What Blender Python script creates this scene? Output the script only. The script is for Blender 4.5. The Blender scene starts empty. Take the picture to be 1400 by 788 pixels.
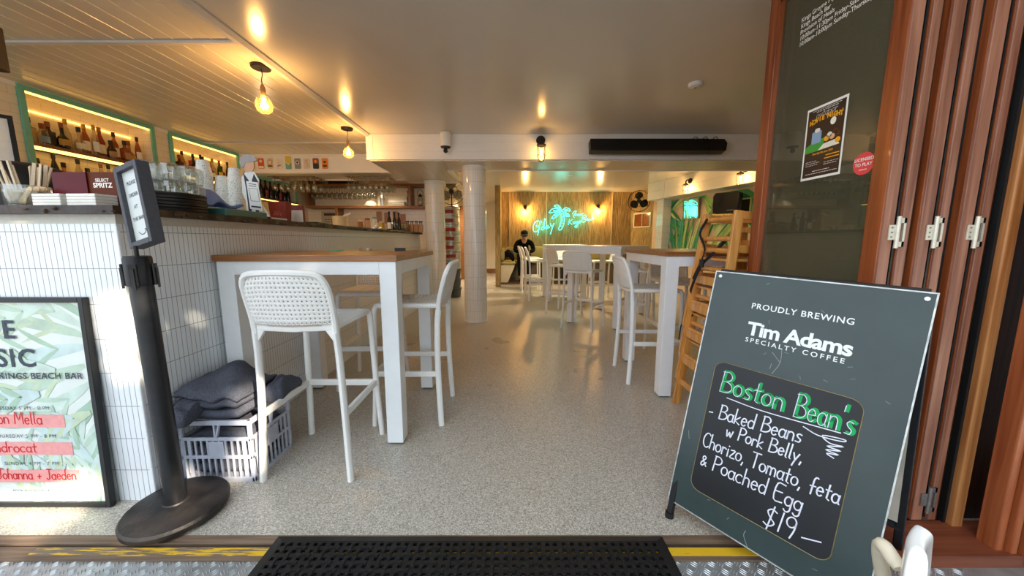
import bpy, bmesh, math, random
from mathutils import Matrix, Vector, Euler
R = math.radians
SC = bpy.context.scene
COL = SC.collection
rnd = random.Random(7)

# ------------------------------------------------------------------ camera, sky, exposure
F_PX, CAM_H = 480.0, 1.13
cam_d = bpy.data.cameras.new('camera'); cam = bpy.data.objects.new('camera', cam_d); COL.objects.link(cam)
cam_d.sensor_width = 36; cam_d.lens = F_PX / 1400 * 36; cam_d.clip_start = .02
cam.location = (0, 0, CAM_H)
cam.rotation_euler = (R(90) - math.atan(65 / F_PX), 0, 0)
cam_d.shift_x = 2 / 1400
SC.camera = cam
SC.view_settings.view_transform = 'Standard'; SC.view_settings.look = 'None'
SC.view_settings.gamma = 1; SC.view_settings.use_curve_mapping = False
SC.view_settings.exposure = 0.42
SC.cycles.max_bounces = 12; SC.cycles.diffuse_bounces = 8; SC.cycles.glossy_bounces = 4
SC.cycles.transmission_bounces = 8; SC.cycles.transparent_max_bounces = 64
SC.cycles.caustics_reflective = False; SC.cycles.caustics_refractive = False
SC.cycles.sample_clamp_indirect = 4; SC.cycles.blur_glossy = .5
SC.cycles.use_denoising = True

wd = bpy.data.worlds.new('sky'); SC.world = wd; wd.use_nodes = True
wn = wd.node_tree.nodes; wl = wd.node_tree.links
SKY_STRENGTH = 2.0
bg = wn['Background']; bg.inputs[0].default_value = (.80, .90, 1.0, 1); bg.inputs[1].default_value = SKY_STRENGTH
# low sun coming in from the street behind the camera
sun_d = bpy.data.lights.new('sun', 'SUN'); sun_d.energy = 11; sun_d.angle = R(.6); sun_d.color = (1, .86, .66)
sun = bpy.data.objects.new('sun', sun_d); COL.objects.link(sun)
SUN_DIR = Vector((-.62, .66, -.44)).normalized()
sun.rotation_euler = SUN_DIR.to_track_quat('-Z', 'Y').to_euler()
sun.location = (3, -4, 5)

# ------------------------------------------------------------------ helpers
def hexc(h):
    h = h.lstrip('#'); o = []
    for i in (0, 2, 4):
        c = int(h[i:i+2], 16) / 255
        o.append(c / 12.92 if c <= .04045 else ((c + .055) / 1.055) ** 2.4)
    return (*o, 1)

MATS = {}
def mat(name, col, rough=.5, metal=0, noise=.06, nscale=40, bump=0, bscale=120, emit=None, estr=0, coat=0, spec=.5, stretch=(1, 1, 1), trans=0, ior=1.45, alpha=1):
    """procedural principled material: colour varied by noise, optional bump"""
    if name in MATS: return MATS[name]
    m = bpy.data.materials.new(name); m.use_nodes = True
    n, l = m.node_tree.nodes, m.node_tree.links
    b = n['Principled BSDF']
    c = hexc(col) if isinstance(col, str) else col
    b.inputs['Roughness'].default_value = rough; b.inputs['Metallic'].default_value = metal
    b.inputs['Specular IOR Level'].default_value = spec
    b.inputs['Coat Weight'].default_value = coat; b.inputs['Coat Roughness'].default_value = .08
    b.inputs['Transmission Weight'].default_value = trans; b.inputs['IOR'].default_value = ior
    tc = n.new('ShaderNodeTexCoord'); mp = n.new('ShaderNodeMapping'); mp.inputs['Scale'].default_value = stretch
    l.new(tc.outputs['Object'], mp.inputs['Vector'])
    nz = n.new('ShaderNodeTexNoise'); nz.inputs['Scale'].default_value = nscale; nz.inputs['Detail'].default_value = 4
    l.new(mp.outputs[0], nz.inputs['Vector'])
    rp = n.new('ShaderNodeValToRGB')
    rp.color_ramp.elements[0].position = .3; rp.color_ramp.elements[1].position = .7
    rp.color_ramp.elements[0].color = tuple(x * (1 - noise) for x in c[:3]) + (1,)
    rp.color_ramp.elements[1].color = tuple(min(1, x * (1 + noise)) for x in c[:3]) + (1,)
    l.new(nz.outputs['Fac'], rp.inputs[0]); l.new(rp.outputs[0], b.inputs['Base Color'])
    if bump:
        n2 = n.new('ShaderNodeTexNoise'); n2.inputs['Scale'].default_value = bscale; n2.inputs['Detail'].default_value = 3
        l.new(mp.outputs[0], n2.inputs['Vector'])
        bp = n.new('ShaderNodeBump'); bp.inputs['Strength'].default_value = bump; bp.inputs['Distance'].default_value = .01
        l.new(n2.outputs['Fac'], bp.inputs['Height']); l.new(bp.outputs[0], b.inputs['Normal'])
    if emit:
        b.inputs['Emission Color'].default_value = hexc(emit) if isinstance(emit, str) else emit
        b.inputs['Emission Strength'].default_value = estr
    MATS[name] = m; return m

def wood(name, c1, c2, rough=.4, axis=2, scale=1, bump=.15, coat=0):
    """long grain along the given axis"""
    if name in MATS: return MATS[name]
    m = bpy.data.materials.new(name); m.use_nodes = True
    n, l = m.node_tree.nodes, m.node_tree.links; b = n['Principled BSDF']
    b.inputs['Roughness'].default_value = rough; b.inputs['Coat Weight'].default_value = coat
    tc = n.new('ShaderNodeTexCoord'); mp = n.new('ShaderNodeMapping')
    s = [55 * scale] * 3; s[axis] = 2.2 * scale; mp.inputs['Scale'].default_value = s
    l.new(tc.outputs['Object'], mp.inputs['Vector'])
    nz = n.new('ShaderNodeTexNoise'); nz.inputs['Scale'].default_value = 1; nz.inputs['Detail'].default_value = 6; nz.inputs['Distortion'].default_value = .4
    l.new(mp.outputs[0], nz.inputs['Vector'])
    rp = n.new('ShaderNodeValToRGB'); rp.color_ramp.elements[0].position = .33; rp.color_ramp.elements[1].position = .68
    rp.color_ramp.elements[0].color = hexc(c1); rp.color_ramp.elements[1].color = hexc(c2)
    l.new(nz.outputs['Fac'], rp.inputs[0]); l.new(rp.outputs[0], b.inputs['Base Color'])
    bp = n.new('ShaderNodeBump'); bp.inputs['Strength'].default_value = bump; bp.inputs['Distance'].default_value = .004
    l.new(nz.outputs['Fac'], bp.inputs['Height']); l.new(bp.outputs[0], b.inputs['Normal'])
    MATS[name] = m; return m

def clearglass(name, tint='#ffffff', refl=1.0, rough=.02, body=0.0, bodycol='#ffffff', glow=False):
    """thin clear glass: transparent + fresnel reflection (+ a little body colour)"""
    if name in MATS: return MATS[name]
    m = bpy.data.materials.new(name); m.use_nodes = True
    n, l = m.node_tree.nodes, m.node_tree.links
    for x in list(n):
        if x.type != 'OUTPUT_MATERIAL': n.remove(x)
    out = [x for x in n if x.type == 'OUTPUT_MATERIAL'][0]
    t = n.new('ShaderNodeBsdfTransparent'); t.inputs[0].default_value = hexc(tint)
    g = n.new('ShaderNodeBsdfGlossy'); g.inputs['Roughness'].default_value = rough
    lw = n.new('ShaderNodeLayerWeight'); lw.inputs[0].default_value = .5      # Schlick reflectance, the same on both faces
    pw = n.new('ShaderNodeMath'); pw.operation = 'POWER'; pw.inputs[1].default_value = 4.0; l.new(lw.outputs['Facing'], pw.inputs[0])
    mu = n.new('ShaderNodeMath'); mu.operation = 'MULTIPLY_ADD'; mu.inputs[1].default_value = .9; mu.inputs[2].default_value = .05 * refl; mu.use_clamp = True
    l.new(pw.outputs[0], mu.inputs[0])
    mx = n.new('ShaderNodeMixShader'); l.new(mu.outputs[0], mx.inputs[0])
    base = t.outputs[0]
    if body:
        d = n.new('ShaderNodeBsdfTranslucent' if glow else 'ShaderNodeBsdfDiffuse'); d.inputs[0].default_value = hexc(bodycol)
        nz = n.new('ShaderNodeTexNoise'); nz.inputs['Scale'].default_value = 30
        mr = n.new('ShaderNodeMapRange'); mr.inputs[3].default_value = body * .7; mr.inputs[4].default_value = body * 1.3
        l.new(nz.outputs['Fac'], mr.inputs[0])
        m2 = n.new('ShaderNodeMixShader'); l.new(mr.outputs[0], m2.inputs[0])
        l.new(t.outputs[0], m2.inputs[1]); l.new(d.outputs[0], m2.inputs[2]); base = m2.outputs[0]
    l.new(base, mx.inputs[1]); l.new(g.outputs[0], mx.inputs[2]); l.new(mx.outputs[0], out.inputs[0])
    MATS[name] = m; return m

def frame(o, x, y):
    x = Vector(x).normalized(); y = Vector(y); z = x.cross(y).normalized(); y = z.cross(x)
    M = Matrix.Identity(4)
    for i, a in enumerate((x, y, z)):
        for k in range(3): M[k][i] = a[k]
    M.translation = Vector(o); return M

def catmull(pts, n=6):
    if len(pts) < 3: return [Vector(p) for p in pts]
    P = [Vector(p) for p in pts]; P = [P[0] * 2 - P[1]] + P + [P[-1] * 2 - P[-2]]; out = []
    for i in range(1, len(P) - 2):
        a, b, c, d = P[i-1:i+3]
        for k in range(n):
            t = k / n
            out.append(.5 * ((2*b) + (c-a)*t + (2*a-5*b+4*c-d)*t*t + (3*b-a-3*c+d)*t**3))
    out.append(P[-2]); return out

_TXT = {}
class MB:
    def __init__(s, M=None): s.v = []; s.f = []; s.fm = []; s.mi = 0; s.M = M or Matrix.Identity(4)
    def add(s, vs, fs, M=None):
        k = len(s.v); T = s.M @ M if M else s.M
        s.v += [T @ Vector(p) for p in vs]; s.f += [tuple(i + k for i in f) for f in fs]; s.fm += [s.mi] * len(fs)
        return s
    def box(s, x0, x1, y0, y1, z0, z1, M=None):
        vs = [(x, y, z) for z in (z0, z1) for y in (y0, y1) for x in (x0, x1)]
        return s.add(vs, [(0, 2, 3, 1), (4, 5, 7, 6), (0, 1, 5, 4), (2, 6, 7, 3), (0, 4, 6, 2), (1, 3, 7, 5)], M)
    def cbox(s, c, d, M=None):
        return s.box(c[0]-d[0]/2, c[0]+d[0]/2, c[1]-d[1]/2, c[1]+d[1]/2, c[2]-d[2]/2, c[2]+d[2]/2, M)
    def bar(s, p, q, w, h, up=(0, 0, 1)):
        p, q = Vector(p), Vector(q); d = q - p; u = Vector(up)
        if abs(d.normalized().dot(u.normalized())) > .98: u = Vector((0, 1, 0))
        x = d.normalized(); y = u.cross(x).normalized(); z = x.cross(y)
        M = Matrix.Identity(4)
        for i, a in enumerate((x, y, z)):
            for k in range(3): M[k][i] = a[k]
        M.translation = p
        return s.box(0, d.length, -w/2, w/2, -h/2, h/2, M)
    def tube(s, pts, r, seg=8, closed=False, sq=1.0):
        P = [Vector(p) for p in pts]; n = len(P)
        rs = r if isinstance(r, (list, tuple)) else [r] * n
        vs = []; fs = []; prev = None
        for i in range(n):
            a = P[i-1] if (i > 0 or closed) else P[i]; b = P[(i+1) % n] if (i < n-1 or closed) else P[i]
            t = (b - a).normalized()
            if prev is None:
                u = Vector((0, 0, 1)) if abs(t.z) < .9 else Vector((1, 0, 0))
                u = (u - t * u.dot(t)).normalized()
            else:
                u = prev - t * prev.dot(t); u = u.normalized() if u.length > 1e-6 else prev
            prev = u; w = t.cross(u)
            for k in range(seg):
                an = 2 * math.pi * k / seg
                vs.append(P[i] + rs[i] * (u * math.cos(an) * sq + w * math.sin(an)))
        for i in range(n if closed else n - 1):
            for k in range(seg):
                j = (i + 1) % n; fs.append((i*seg+k, i*seg+(k+1) % seg, j*seg+(k+1) % seg, j*seg+k))
        if not closed: fs += [tuple(range(seg-1, -1, -1)), tuple((n-1)*seg+k for k in range(seg))]
        return s.add(vs, fs)
    def lathe(s, prof, seg=16, M=None, a0=0, a1=2*math.pi):
        vs = []; fs = []; n = len(prof)
        for k in range(seg):
            a = 2 * math.pi * k / seg
            for r, z in prof: vs.append((r * math.cos(a), r * math.sin(a), z))
        for k in range(seg):
            j = (k + 1) % seg
            for i in range(n - 1): fs.append((k*n+i, j*n+i, j*n+i+1, k*n+i+1))
        if prof[0][0] > 1e-5: fs.append(tuple(k*n for k in range(seg-1, -1, -1)))
        if prof[-1][0] > 1e-5: fs.append(tuple(k*n+n-1 for k in range(seg)))
        return s.add(vs, fs, M)
    def prism(s, poly, z0, z1, M=None):
        """poly in local xy, extruded in z"""
        n = len(poly); vs = [(x, y, z0) for x, y in poly] + [(x, y, z1) for x, y in poly]
        ar = sum(poly[i][0]*poly[(i+1) % n][1] - poly[(i+1) % n][0]*poly[i][1] for i in range(n))
        top = tuple(range(n, 2*n)); bot = tuple(range(n-1, -1, -1))
        fs = [top, bot] + [(i, (i+1) % n, n+(i+1) % n, n+i) for i in range(n)]
        if ar < 0: fs = [f[::-1] for f in fs]
        return s.add(vs, fs, M)
    def poly(s, pts): return s.add(pts, [tuple(range(len(pts)))])
    def sphere(s, c, r, seg=14, rings=8, sc=(1, 1, 1)):
        prof = [(max(1e-6, r*math.sin(math.pi*i/rings)), -r*math.cos(math.pi*i/rings)) for i in range(rings+1)]
        prof[0] = (0, -r); prof[-1] = (0, r)
        return s.lathe(prof, seg, Matrix.Translation(c) @ Matrix.Diagonal((*sc, 1)))
    def text(s, body, size, x, y, z=0, align='CENTER', M=None, ext=.0004, sx=1.0, space=1.0, shear=0, bold=0):
        key = (body, align, space, shear, bold)
        if key not in _TXT:
            cu = bpy.data.curves.new('t', 'FONT'); cu.body = body; cu.align_x = align; cu.size = 1
            cu.space_character = space; cu.shear = shear; cu.resolution_u = 3; cu.offset = bold
            ob = bpy.data.objects.new('t', cu); COL.objects.link(ob)
            dg = bpy.context.evaluated_depsgraph_get(); me = bpy.data.meshes.new_from_object(ob.evaluated_get(dg))
            _TXT[key] = ([tuple(q.co) for q in me.vertices], [tuple(p.vertices) for p in me.polygons])
            bpy.data.objects.remove(ob); bpy.data.curves.remove(cu); bpy.data.meshes.remove(me)
        vs, fs = _TXT[key]
        return s.add([(x + q[0]*size*sx, y + q[1]*size, z + ext) for q in vs], fs, M)
    def ribbon(s, pts, w, z=0, M=None):
        """flat stroke in the local xy plane"""
        P = [Vector((p[0], p[1])) for p in pts]; vs = []; fs = []
        for i, p in enumerate(P):
            a = P[max(i-1, 0)]; b = P[min(i+1, len(P)-1)]; t = (b - a)
            t = t.normalized() if t.length > 1e-9 else Vector((1, 0)); nn = Vector((-t.y, t.x)) * w / 2
            if i == 0: p = p - t * w * .3
            if i == len(P) - 1: p = p + t * w * .3
            vs += [(p.x+nn.x, p.y+nn.y, z), (p.x-nn.x, p.y-nn.y, z)]
        for i in range(len(P) - 1): fs.append((2*i, 2*i+1, 2*i+3, 2*i+2))
        return s.add(vs, fs, M)
    def build(s, name, mats, parent=None, smooth=False, bev=0, seg=2, sub=0, solid=0, auto=40):
        me = bpy.data.meshes.new(name); me.from_pydata([tuple(p) for p in s.v], [], s.f)
        if not isinstance(mats, (list, tuple)): mats = [mats]
        for m in mats: me.materials.append(m)
        me.polygons.foreach_set('material_index', s.fm)
        if smooth:
            me.polygons.foreach_set('use_smooth', [True] * len(me.polygons))
            if auto: me.set_sharp_from_angle(angle=R(auto))
        me.validate(); me.update()
        o = bpy.data.objects.new(name, me); COL.objects.link(o)
        if parent: o.parent = parent
        if solid:
            d = o.modifiers.new('solid', 'SOLIDIFY'); d.thickness = solid; d.offset = 0
        if bev:
            d = o.modifiers.new('bevel', 'BEVEL'); d.width = bev; d.segments = seg; d.limit_method = 'ANGLE'; d.angle_limit = R(40)
        if sub:
            d = o.modifiers.new('sub', 'SUBSURF'); d.levels = sub; d.render_levels = sub
        return o

def tag(o, label=None, cat=None, group=None, kind=None):
    if label: o['label'] = label
    if cat: o['category'] = cat
    if group: o['group'] = group
    if kind: o['kind'] = kind
    return o
def thing(name, label, cat, loc=(0, 0, 0), rz=0, group=None):
    o = bpy.data.objects.new(name, None); COL.objects.link(o); o.empty_display_size = .05
    o.location = loc; o.rotation_euler = (0, 0, rz)
    return tag(o, label, cat, group)
def struct(o): o['kind'] = 'structure'; return o
def children(o): return [c for c in COL.objects if c.parent == o]
def dup(o, loc=None, rz=None, label=None, group=None, kids=None):
    def cp(x, par):
        c = x.copy(); COL.objects.link(c)
        if par: c.parent = par
        for ch in x.children: cp(ch, c)
        return c
    r = cp(o, None)
    if loc is not None: r.location = loc
    if rz is not None: r.rotation_euler = (0, 0, rz)
    if label: r['label'] = label
    if group: r['group'] = group
    return r
def perf(fn, nu, nv, hu, hv, solid_rows=0):
    """grid of cells with a hole in each; fn maps (u,v) in 0..1 to a point"""
    m = MB(); vs = []; fs = []; idx = {}
    def V(u, v):
        k = (round(u, 5), round(v, 5))
        if k not in idx: idx[k] = len(vs); vs.append(fn(u, v))
        return idx[k]
    for i in range(nu):
        for j in range(nv):
            u0, u1, v0, v1 = i/nu, (i+1)/nu, j/nv, (j+1)/nv
            du, dv = (u1-u0)*(1-hu)/2, (v1-v0)*(1-hv)/2
            o = [V(u0, v0), V(u1, v0), V(u1, v1), V(u0, v1)]
            h = [V(u0+du, v0+dv), V(u1-du, v0+dv), V(u1-du, v1-dv), V(u0+du, v1-dv)]
            for k in range(4): fs.append((o[k], o[(k+1) % 4], h[(k+1) % 4], h[k]))
    return m.add(vs, fs)
def point_lamp(name, loc, energy, col, radius=.03, parent=None):
    d = bpy.data.lights.new(name, 'POINT'); d.energy = energy; d.color = col; d.shadow_soft_size = radius
    o = bpy.data.objects.new(name, d); COL.objects.link(o); o.location = loc
    if parent: o.parent = parent
    return o
WARM = (1, .66, .34)

# ------------------------------------------------------------------ shared materials
def nodes_of(name):
    m = bpy.data.materials.new(name); m.use_nodes = True; MATS[name] = m
    return m, m.node_tree.nodes, m.node_tree.links, m.node_tree.nodes['Principled BSDF']

def floor_mat():
    m, n, l, b = nodes_of('speckled_floor')
    tc = n.new('ShaderNodeTexCoord')
    v1 = n.new('ShaderNodeTexVoronoi'); v1.inputs['Scale'].default_value = 270
    v2 = n.new('ShaderNodeTexVoronoi'); v2.inputs['Scale'].default_value = 420
    n3 = n.new('ShaderNodeTexNoise'); n3.inputs['Scale'].default_value = 2.2; n3.inputs['Detail'].default_value = 5
    for x in (v1, v2, n3): l.new(tc.outputs['Object'], x.inputs['Vector'])
    def grey(src):
        s = n.new('ShaderNodeSeparateColor'); l.new(src, s.inputs[0]); return s.outputs[0]
    r1 = n.new('ShaderNodeValToRGB'); e = r1.color_ramp.elements
    e[0].position = 0; e[0].color = hexc('#69645b'); e[1].position = 1; e[1].color = hexc('#e9e4db')
    for p, c in ((.14, '#817a6f'), (.26, '#ada598'), (.66, '#b9b1a4'), (.82, '#dad4ca')):
        x = e.new(p); x.color = hexc(c)
    l.new(grey(v1.outputs['Color']), r1.inputs[0])
    r2 = n.new('ShaderNodeValToRGB'); e = r2.color_ramp.elements
    e[0].position = .1; e[0].color = hexc('#8b8378'); e[1].position = .3; e[1].color = hexc('#bcb3a5')
    l.new(grey(v2.outputs['Color']), r2.inputs[0])
    mx = n.new('ShaderNodeMix'); mx.data_type = 'RGBA'; mx.inputs[0].default_value = .3
    l.new(r1.outputs[0], mx.inputs[6]); l.new(r2.outputs[0], mx.inputs[7])
    m2 = n.new('ShaderNodeMix'); m2.data_type = 'RGBA'; m2.blend_type = 'MULTIPLY'; m2.inputs[0].default_value = .06
    rr = n.new('ShaderNodeValToRGB'); rr.color_ramp.elements[0].position = .35; rr.color_ramp.elements[1].position = .6
    rr.color_ramp.elements[0].color = (.72, .70, .66, 1); rr.color_ramp.elements[1].color = (1, 1, 1, 1)
    l.new(n3.outputs['Fac'], rr.inputs[0]); l.new(mx.outputs[2], m2.inputs[6]); l.new(rr.outputs[0], m2.inputs[7])
    l.new(m2.outputs[2], b.inputs['Base Color'])
    mr = n.new('ShaderNodeMapRange'); mr.inputs[3].default_value = .22; mr.inputs[4].default_value = .38
    l.new(n3.outputs['Fac'], mr.inputs[0]); l.new(mr.outputs[0], b.inputs['Roughness'])
    bp = n.new('ShaderNodeBump'); bp.inputs['Strength'].default_value = .12; bp.inputs['Distance'].default_value = .002
    l.new(v1.outputs['Distance'], bp.inputs['Height']); l.new(bp.outputs[0], b.inputs['Normal'])
    return m

def tile_mat(name, tw, th, col='#eceff2', grout='#9b9c9c', column_r=None, mort=.0016, rough=.12, horiz=False, coln=.03):
    m, n, l, b = nodes_of(name)
    tc = n.new('ShaderNodeTexCoord'); sp = n.new('ShaderNodeSeparateXYZ'); l.new(tc.outputs['Object'], sp.inputs[0])
    cb = n.new('ShaderNodeCombineXYZ')
    if column_r:
        at = n.new('ShaderNodeMath'); at.operation = 'ARCTAN2'; l.new(sp.outputs[1], at.inputs[0]); l.new(sp.outputs[0], at.inputs[1])
        mu = n.new('ShaderNodeMath'); mu.operation = 'MULTIPLY'; mu.inputs[1].default_value = column_r
        l.new(at.outputs[0], mu.inputs[0]); l.new(mu.outputs[0], cb.inputs[0])
    else:
        ad = n.new('ShaderNodeMath'); ad.operation = 'ADD'; l.new(sp.outputs[0], ad.inputs[0]); l.new(sp.outputs[1], ad.inputs[1])
        l.new(ad.outputs[0], cb.inputs[0])
    l.new(sp.outputs[2], cb.inputs[1])
    br = n.new('ShaderNodeTexBrick'); br.offset = .5 if horiz else 0; br.squash = 1
    br.inputs['Scale'].default_value = 1; br.inputs['Brick Width'].default_value = tw; br.inputs['Row Height'].default_value = th
    br.inputs['Mortar Size'].default_value = mort; br.inputs['Mortar Smooth'].default_value = .3
    c = hexc(col)
    br.inputs['Color1'].default_value = c; br.inputs['Color2'].default_value = tuple(x * (1 - coln) for x in c[:3]) + (1,)
    br.inputs['Mortar'].default_value = hexc(grout)
    l.new(cb.outputs[0], br.inputs['Vector']); l.new(br.outputs['Color'], b.inputs['Base Color'])
    mr = n.new('ShaderNodeMapRange'); mr.inputs[3].default_value = rough; mr.inputs[4].default_value = .7
    l.new(br.outputs['Fac'], mr.inputs[0]); l.new(mr.outputs[0], b.inputs['Roughness'])
    bp = n.new('ShaderNodeBump'); bp.invert = True; bp.inputs['Strength'].default_value = .5; bp.inputs['Distance'].default_value = .002
    l.new(br.outputs['Fac'], bp.inputs['Height']); l.new(bp.outputs[0], b.inputs['Normal'])
    return m

def bamboo_mat():
    m, n, l, b = nodes_of('bamboo_thatch')
    tc = n.new('ShaderNodeTexCoord'); mp = n.new('ShaderNodeMapping'); mp.inputs['Scale'].default_value = (105, 105, 4)
    l.new(tc.outputs['Object'], mp.inputs['Vector'])
    nz = n.new('ShaderNodeTexNoise'); nz.inputs['Scale'].default_value = 1; nz.inputs['Detail'].default_value = 7; nz.inputs['Roughness'].default_value = .7
    l.new(mp.outputs[0], nz.inputs['Vector'])
    rp = n.new('ShaderNodeValToRGB'); e = rp.color_ramp.elements
    e[0].position = .34; e[0].color = hexc('#54401f'); e[1].position = .66; e[1].color = hexc('#d9c08a')
    x = e.new(.5); x.color = hexc('#a88a55')
    l.new(nz.outputs['Fac'], rp.inputs[0]); l.new(rp.outputs[0], b.inputs['Base Color']); b.inputs['Roughness'].default_value = .7
    bp = n.new('ShaderNodeBump'); bp.inputs['Strength'].default_value = .6; bp.inputs['Distance'].default_value = .01
    l.new(nz.outputs['Fac'], bp.inputs['Height']); l.new(bp.outputs[0], b.inputs['Normal'])
    return m

M_floor = floor_mat()
M_bartile = tile_mat('white_bar_tile', .0232, .1455, '#f0f3f6')
M_coltile = tile_mat('white_column_tile', .0235, .1580, '#f1efe9', '#b6b1a6', column_r=.157, rough=.08)
M_walltile = tile_mat('cream_wall_tile', .15, .075, '#efe6d2', '#d6c9ae', mort=.003, horiz=True, rough=.2)
M_bamboo = bamboo_mat()
M_ceil = mat('ceiling_paint', '#d8d5cf', spec=.7, rough=.21, noise=.015, nscale=2, bump=.02, bscale=60)
M_vj = mat('lining_board_paint', '#dcd5c6', rough=.24, noise=.02, nscale=3)
M_white = mat('white_paint', '#f1efeb', rough=.35, noise=.02, nscale=6)
M_wall = mat('warm_white_wall', '#efe8da', rough=.6, noise=.02, nscale=3)
M_trim = mat('grey_white_trim', '#d6d4d2', rough=.4, noise=.03, nscale=9)
M_steel = mat('white_powdercoat', '#eef0f2', rough=.35, noise=.025, nscale=14)
M_plastic = mat('white_resin', '#eceae6', rough=.38, noise=.02, nscale=30)
M_black = mat('black_plastic', '#161616', rough=.45, noise=.2, nscale=60)
M_blackm = mat('black_metal', '#1b1b1d', rough=.4, metal=.3, noise=.2, nscale=40)
M_iron = mat('dark_bronze', '#2b2622', rough=.4, metal=.6, noise=.2, nscale=60)
M_teal = mat('teal_paint', '#74bfab', rough=.4, noise=.05)
M_glass = clearglass('clear_glass', '#f6faf8')
M_bulb = clearglass('amber_bulb_glass', '#ffe2ab', refl=.7, body=.05, bodycol='#ffc878', glow=True)
M_tumbler = clearglass('tumbler_glass', '#f3f7f6', refl=3.0, rough=.03, body=.15, bodycol='#f4f6f2', glow=True)
M_led = mat('led_strip', '#ffcf70', emit=(1, .56, .12, 1), estr=3.2, noise=0)
M_fil = mat('filament', '#ffd9a0', emit=(1, .72, .36, 1), estr=30, noise=0)
M_paper = mat('white_paper', '#f0ece4', rough=.8, noise=.03)
M_timber = wood('oiled_timber', '#7d4a22', '#a87443', rough=.35, axis=0)
M_shelfw = wood('shelf_timber', '#6b3f1e', '#9c6a3a', rough=.45, axis=0)
M_door = wood('red_door_timber', '#6b2f14', '#a4552a', rough=.32, axis=2, scale=.8, coat=.2)
M_dooredge = wood('door_edge_timber', '#7a4a38', '#b0796060'[:7], rough=.45, axis=2, scale=.9)
M_chairw = wood('high_chair_beech', '#c47f33', '#e3a457', rough=.35, axis=2, scale=.8, coat=.3)
M_bark = wood('dark_slab_timber', '#150b06', '#38241a', rough=.5, axis=1, coat=0)

# ================================================================== THE SETTING
ZC = 2.43                                    # ceiling height
def S(name, mb, m, **k): return struct(mb.build(name, m, **k))
# angled right wall: runs from (3.55, 8.5) towards the street
RW = lambda y, off=0: 3.55 + (8.5 - y) * .2489 - off
RWD = Vector((.2415, -.9704, 0))             # along it, towards the street
RWN = Vector((-.9704, -.2415, 0))            # out of it, into the room

S('floor', MB().box(-4.4, 6.2, 1.2, 12.6, -.2, 0), M_floor)
S('pavement', MB().box(-12, 12, -14, -1.2, -.2, -.012), mat('pavement_concrete', '#98928a', rough=.85, nscale=8, noise=.15))

# tread plate in front of the threshold, with its five-bar lugs as geometry
m = MB().box(-6, 6, -1.2, 1.12, -.2, -.010)
ci = 0
for iy in range(13):
    for ix in range(-66, 52):
        y = 1.105 - iy * .031; x = ix * .031
        if y < .72 or abs(x) > 2.2 * (y / 1.1) + .1: continue
        ang = R(45) if (ix + iy) % 2 else R(-45)
        for k in range(3):
            o = (k - 1) * .0085; cx = x + o * math.cos(ang); cy = y + o * math.sin(ang)
            dx, dy = -math.sin(ang) * .0125, math.cos(ang) * .0125; wx, wy = math.cos(ang) * .0024, math.sin(ang) * .0024
            m.add([(cx-dx, cy-dy, -.01), (cx+wx, cy+wy, -.01), (cx+dx, cy+dy, -.01), (cx-wx, cy-wy, -.01), (cx-dx*.4, cy-dy*.4, -.0078), (cx+dx*.4, cy+dy*.4, -.0078)],
                  [(0, 1, 4), (1, 5, 4), (1, 2, 5), (2, 3, 5), (3, 4, 5), (3, 0, 4)])
S('tread_plate', m, mat('aluminium_tread', '#b9bbbd', rough=.38, metal=.75, noise=.18, nscale=14))

# threshold: brown timber, black track groove, worn yellow strip
M_sill = wood('sill_timber', '#5f4a3a', '#86705c', rough=.6, axis=0, scale=1.2)
def sill(x0, x1, y0, y1, z): return MB().box(x0, x1, y0, y1, -.2, z)
th = S('threshold', sill(-6, 1.75, 1.178, 1.216, .001), M_sill)
for nm, y0, y1, z, mm in (('track_groove', 1.166, 1.178, -.012, M_black), ('threshold_board', 1.112, 1.166, -.0015, M_sill)):
    o = sill(-6, 1.75, y0, y1, z).build(nm, mm, th)
def yellow_mat():
    mm, n, l, b = nodes_of('worn_yellow_paint'); b.inputs['Roughness'].default_value = .6
    tc = n.new('ShaderNodeTexCoord'); mp = n.new('ShaderNodeMapping'); mp.inputs['Scale'].default_value = (4, 60, 1); l.new(tc.outputs['Object'], mp.inputs[0])
    nz = n.new('ShaderNodeTexNoise'); nz.inputs['Scale'].default_value = 2.4; nz.inputs['Detail'].default_value = 8; l.new(mp.outputs[0], nz.inputs[0])
    sp = n.new('ShaderNodeSeparateXYZ'); l.new(tc.outputs['Object'], sp.inputs[0])
    ad = n.new('ShaderNodeMath'); ad.operation = 'MULTIPLY_ADD'; ad.inputs[1].default_value = .10; l.new(sp.outputs[0], ad.inputs[0]); l.new(nz.outputs['Fac'], ad.inputs[2])
    rp = n.new('ShaderNodeValToRGB'); rp.color_ramp.elements[0].position = .36; rp.color_ramp.elements[1].position = .41
    rp.color_ramp.elements[0].color = hexc('#7a6756'); rp.color_ramp.elements[1].color = hexc('#e0b21c')
    l.new(ad.outputs[0], rp.inputs[0]); l.new(rp.outputs[0], b.inputs['Base Color']); return mm
MB().box(-1.75, 1.75, 1.128, 1.160, -.0015, .0008).build('yellow_strip', yellow_mat(), th)

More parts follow.
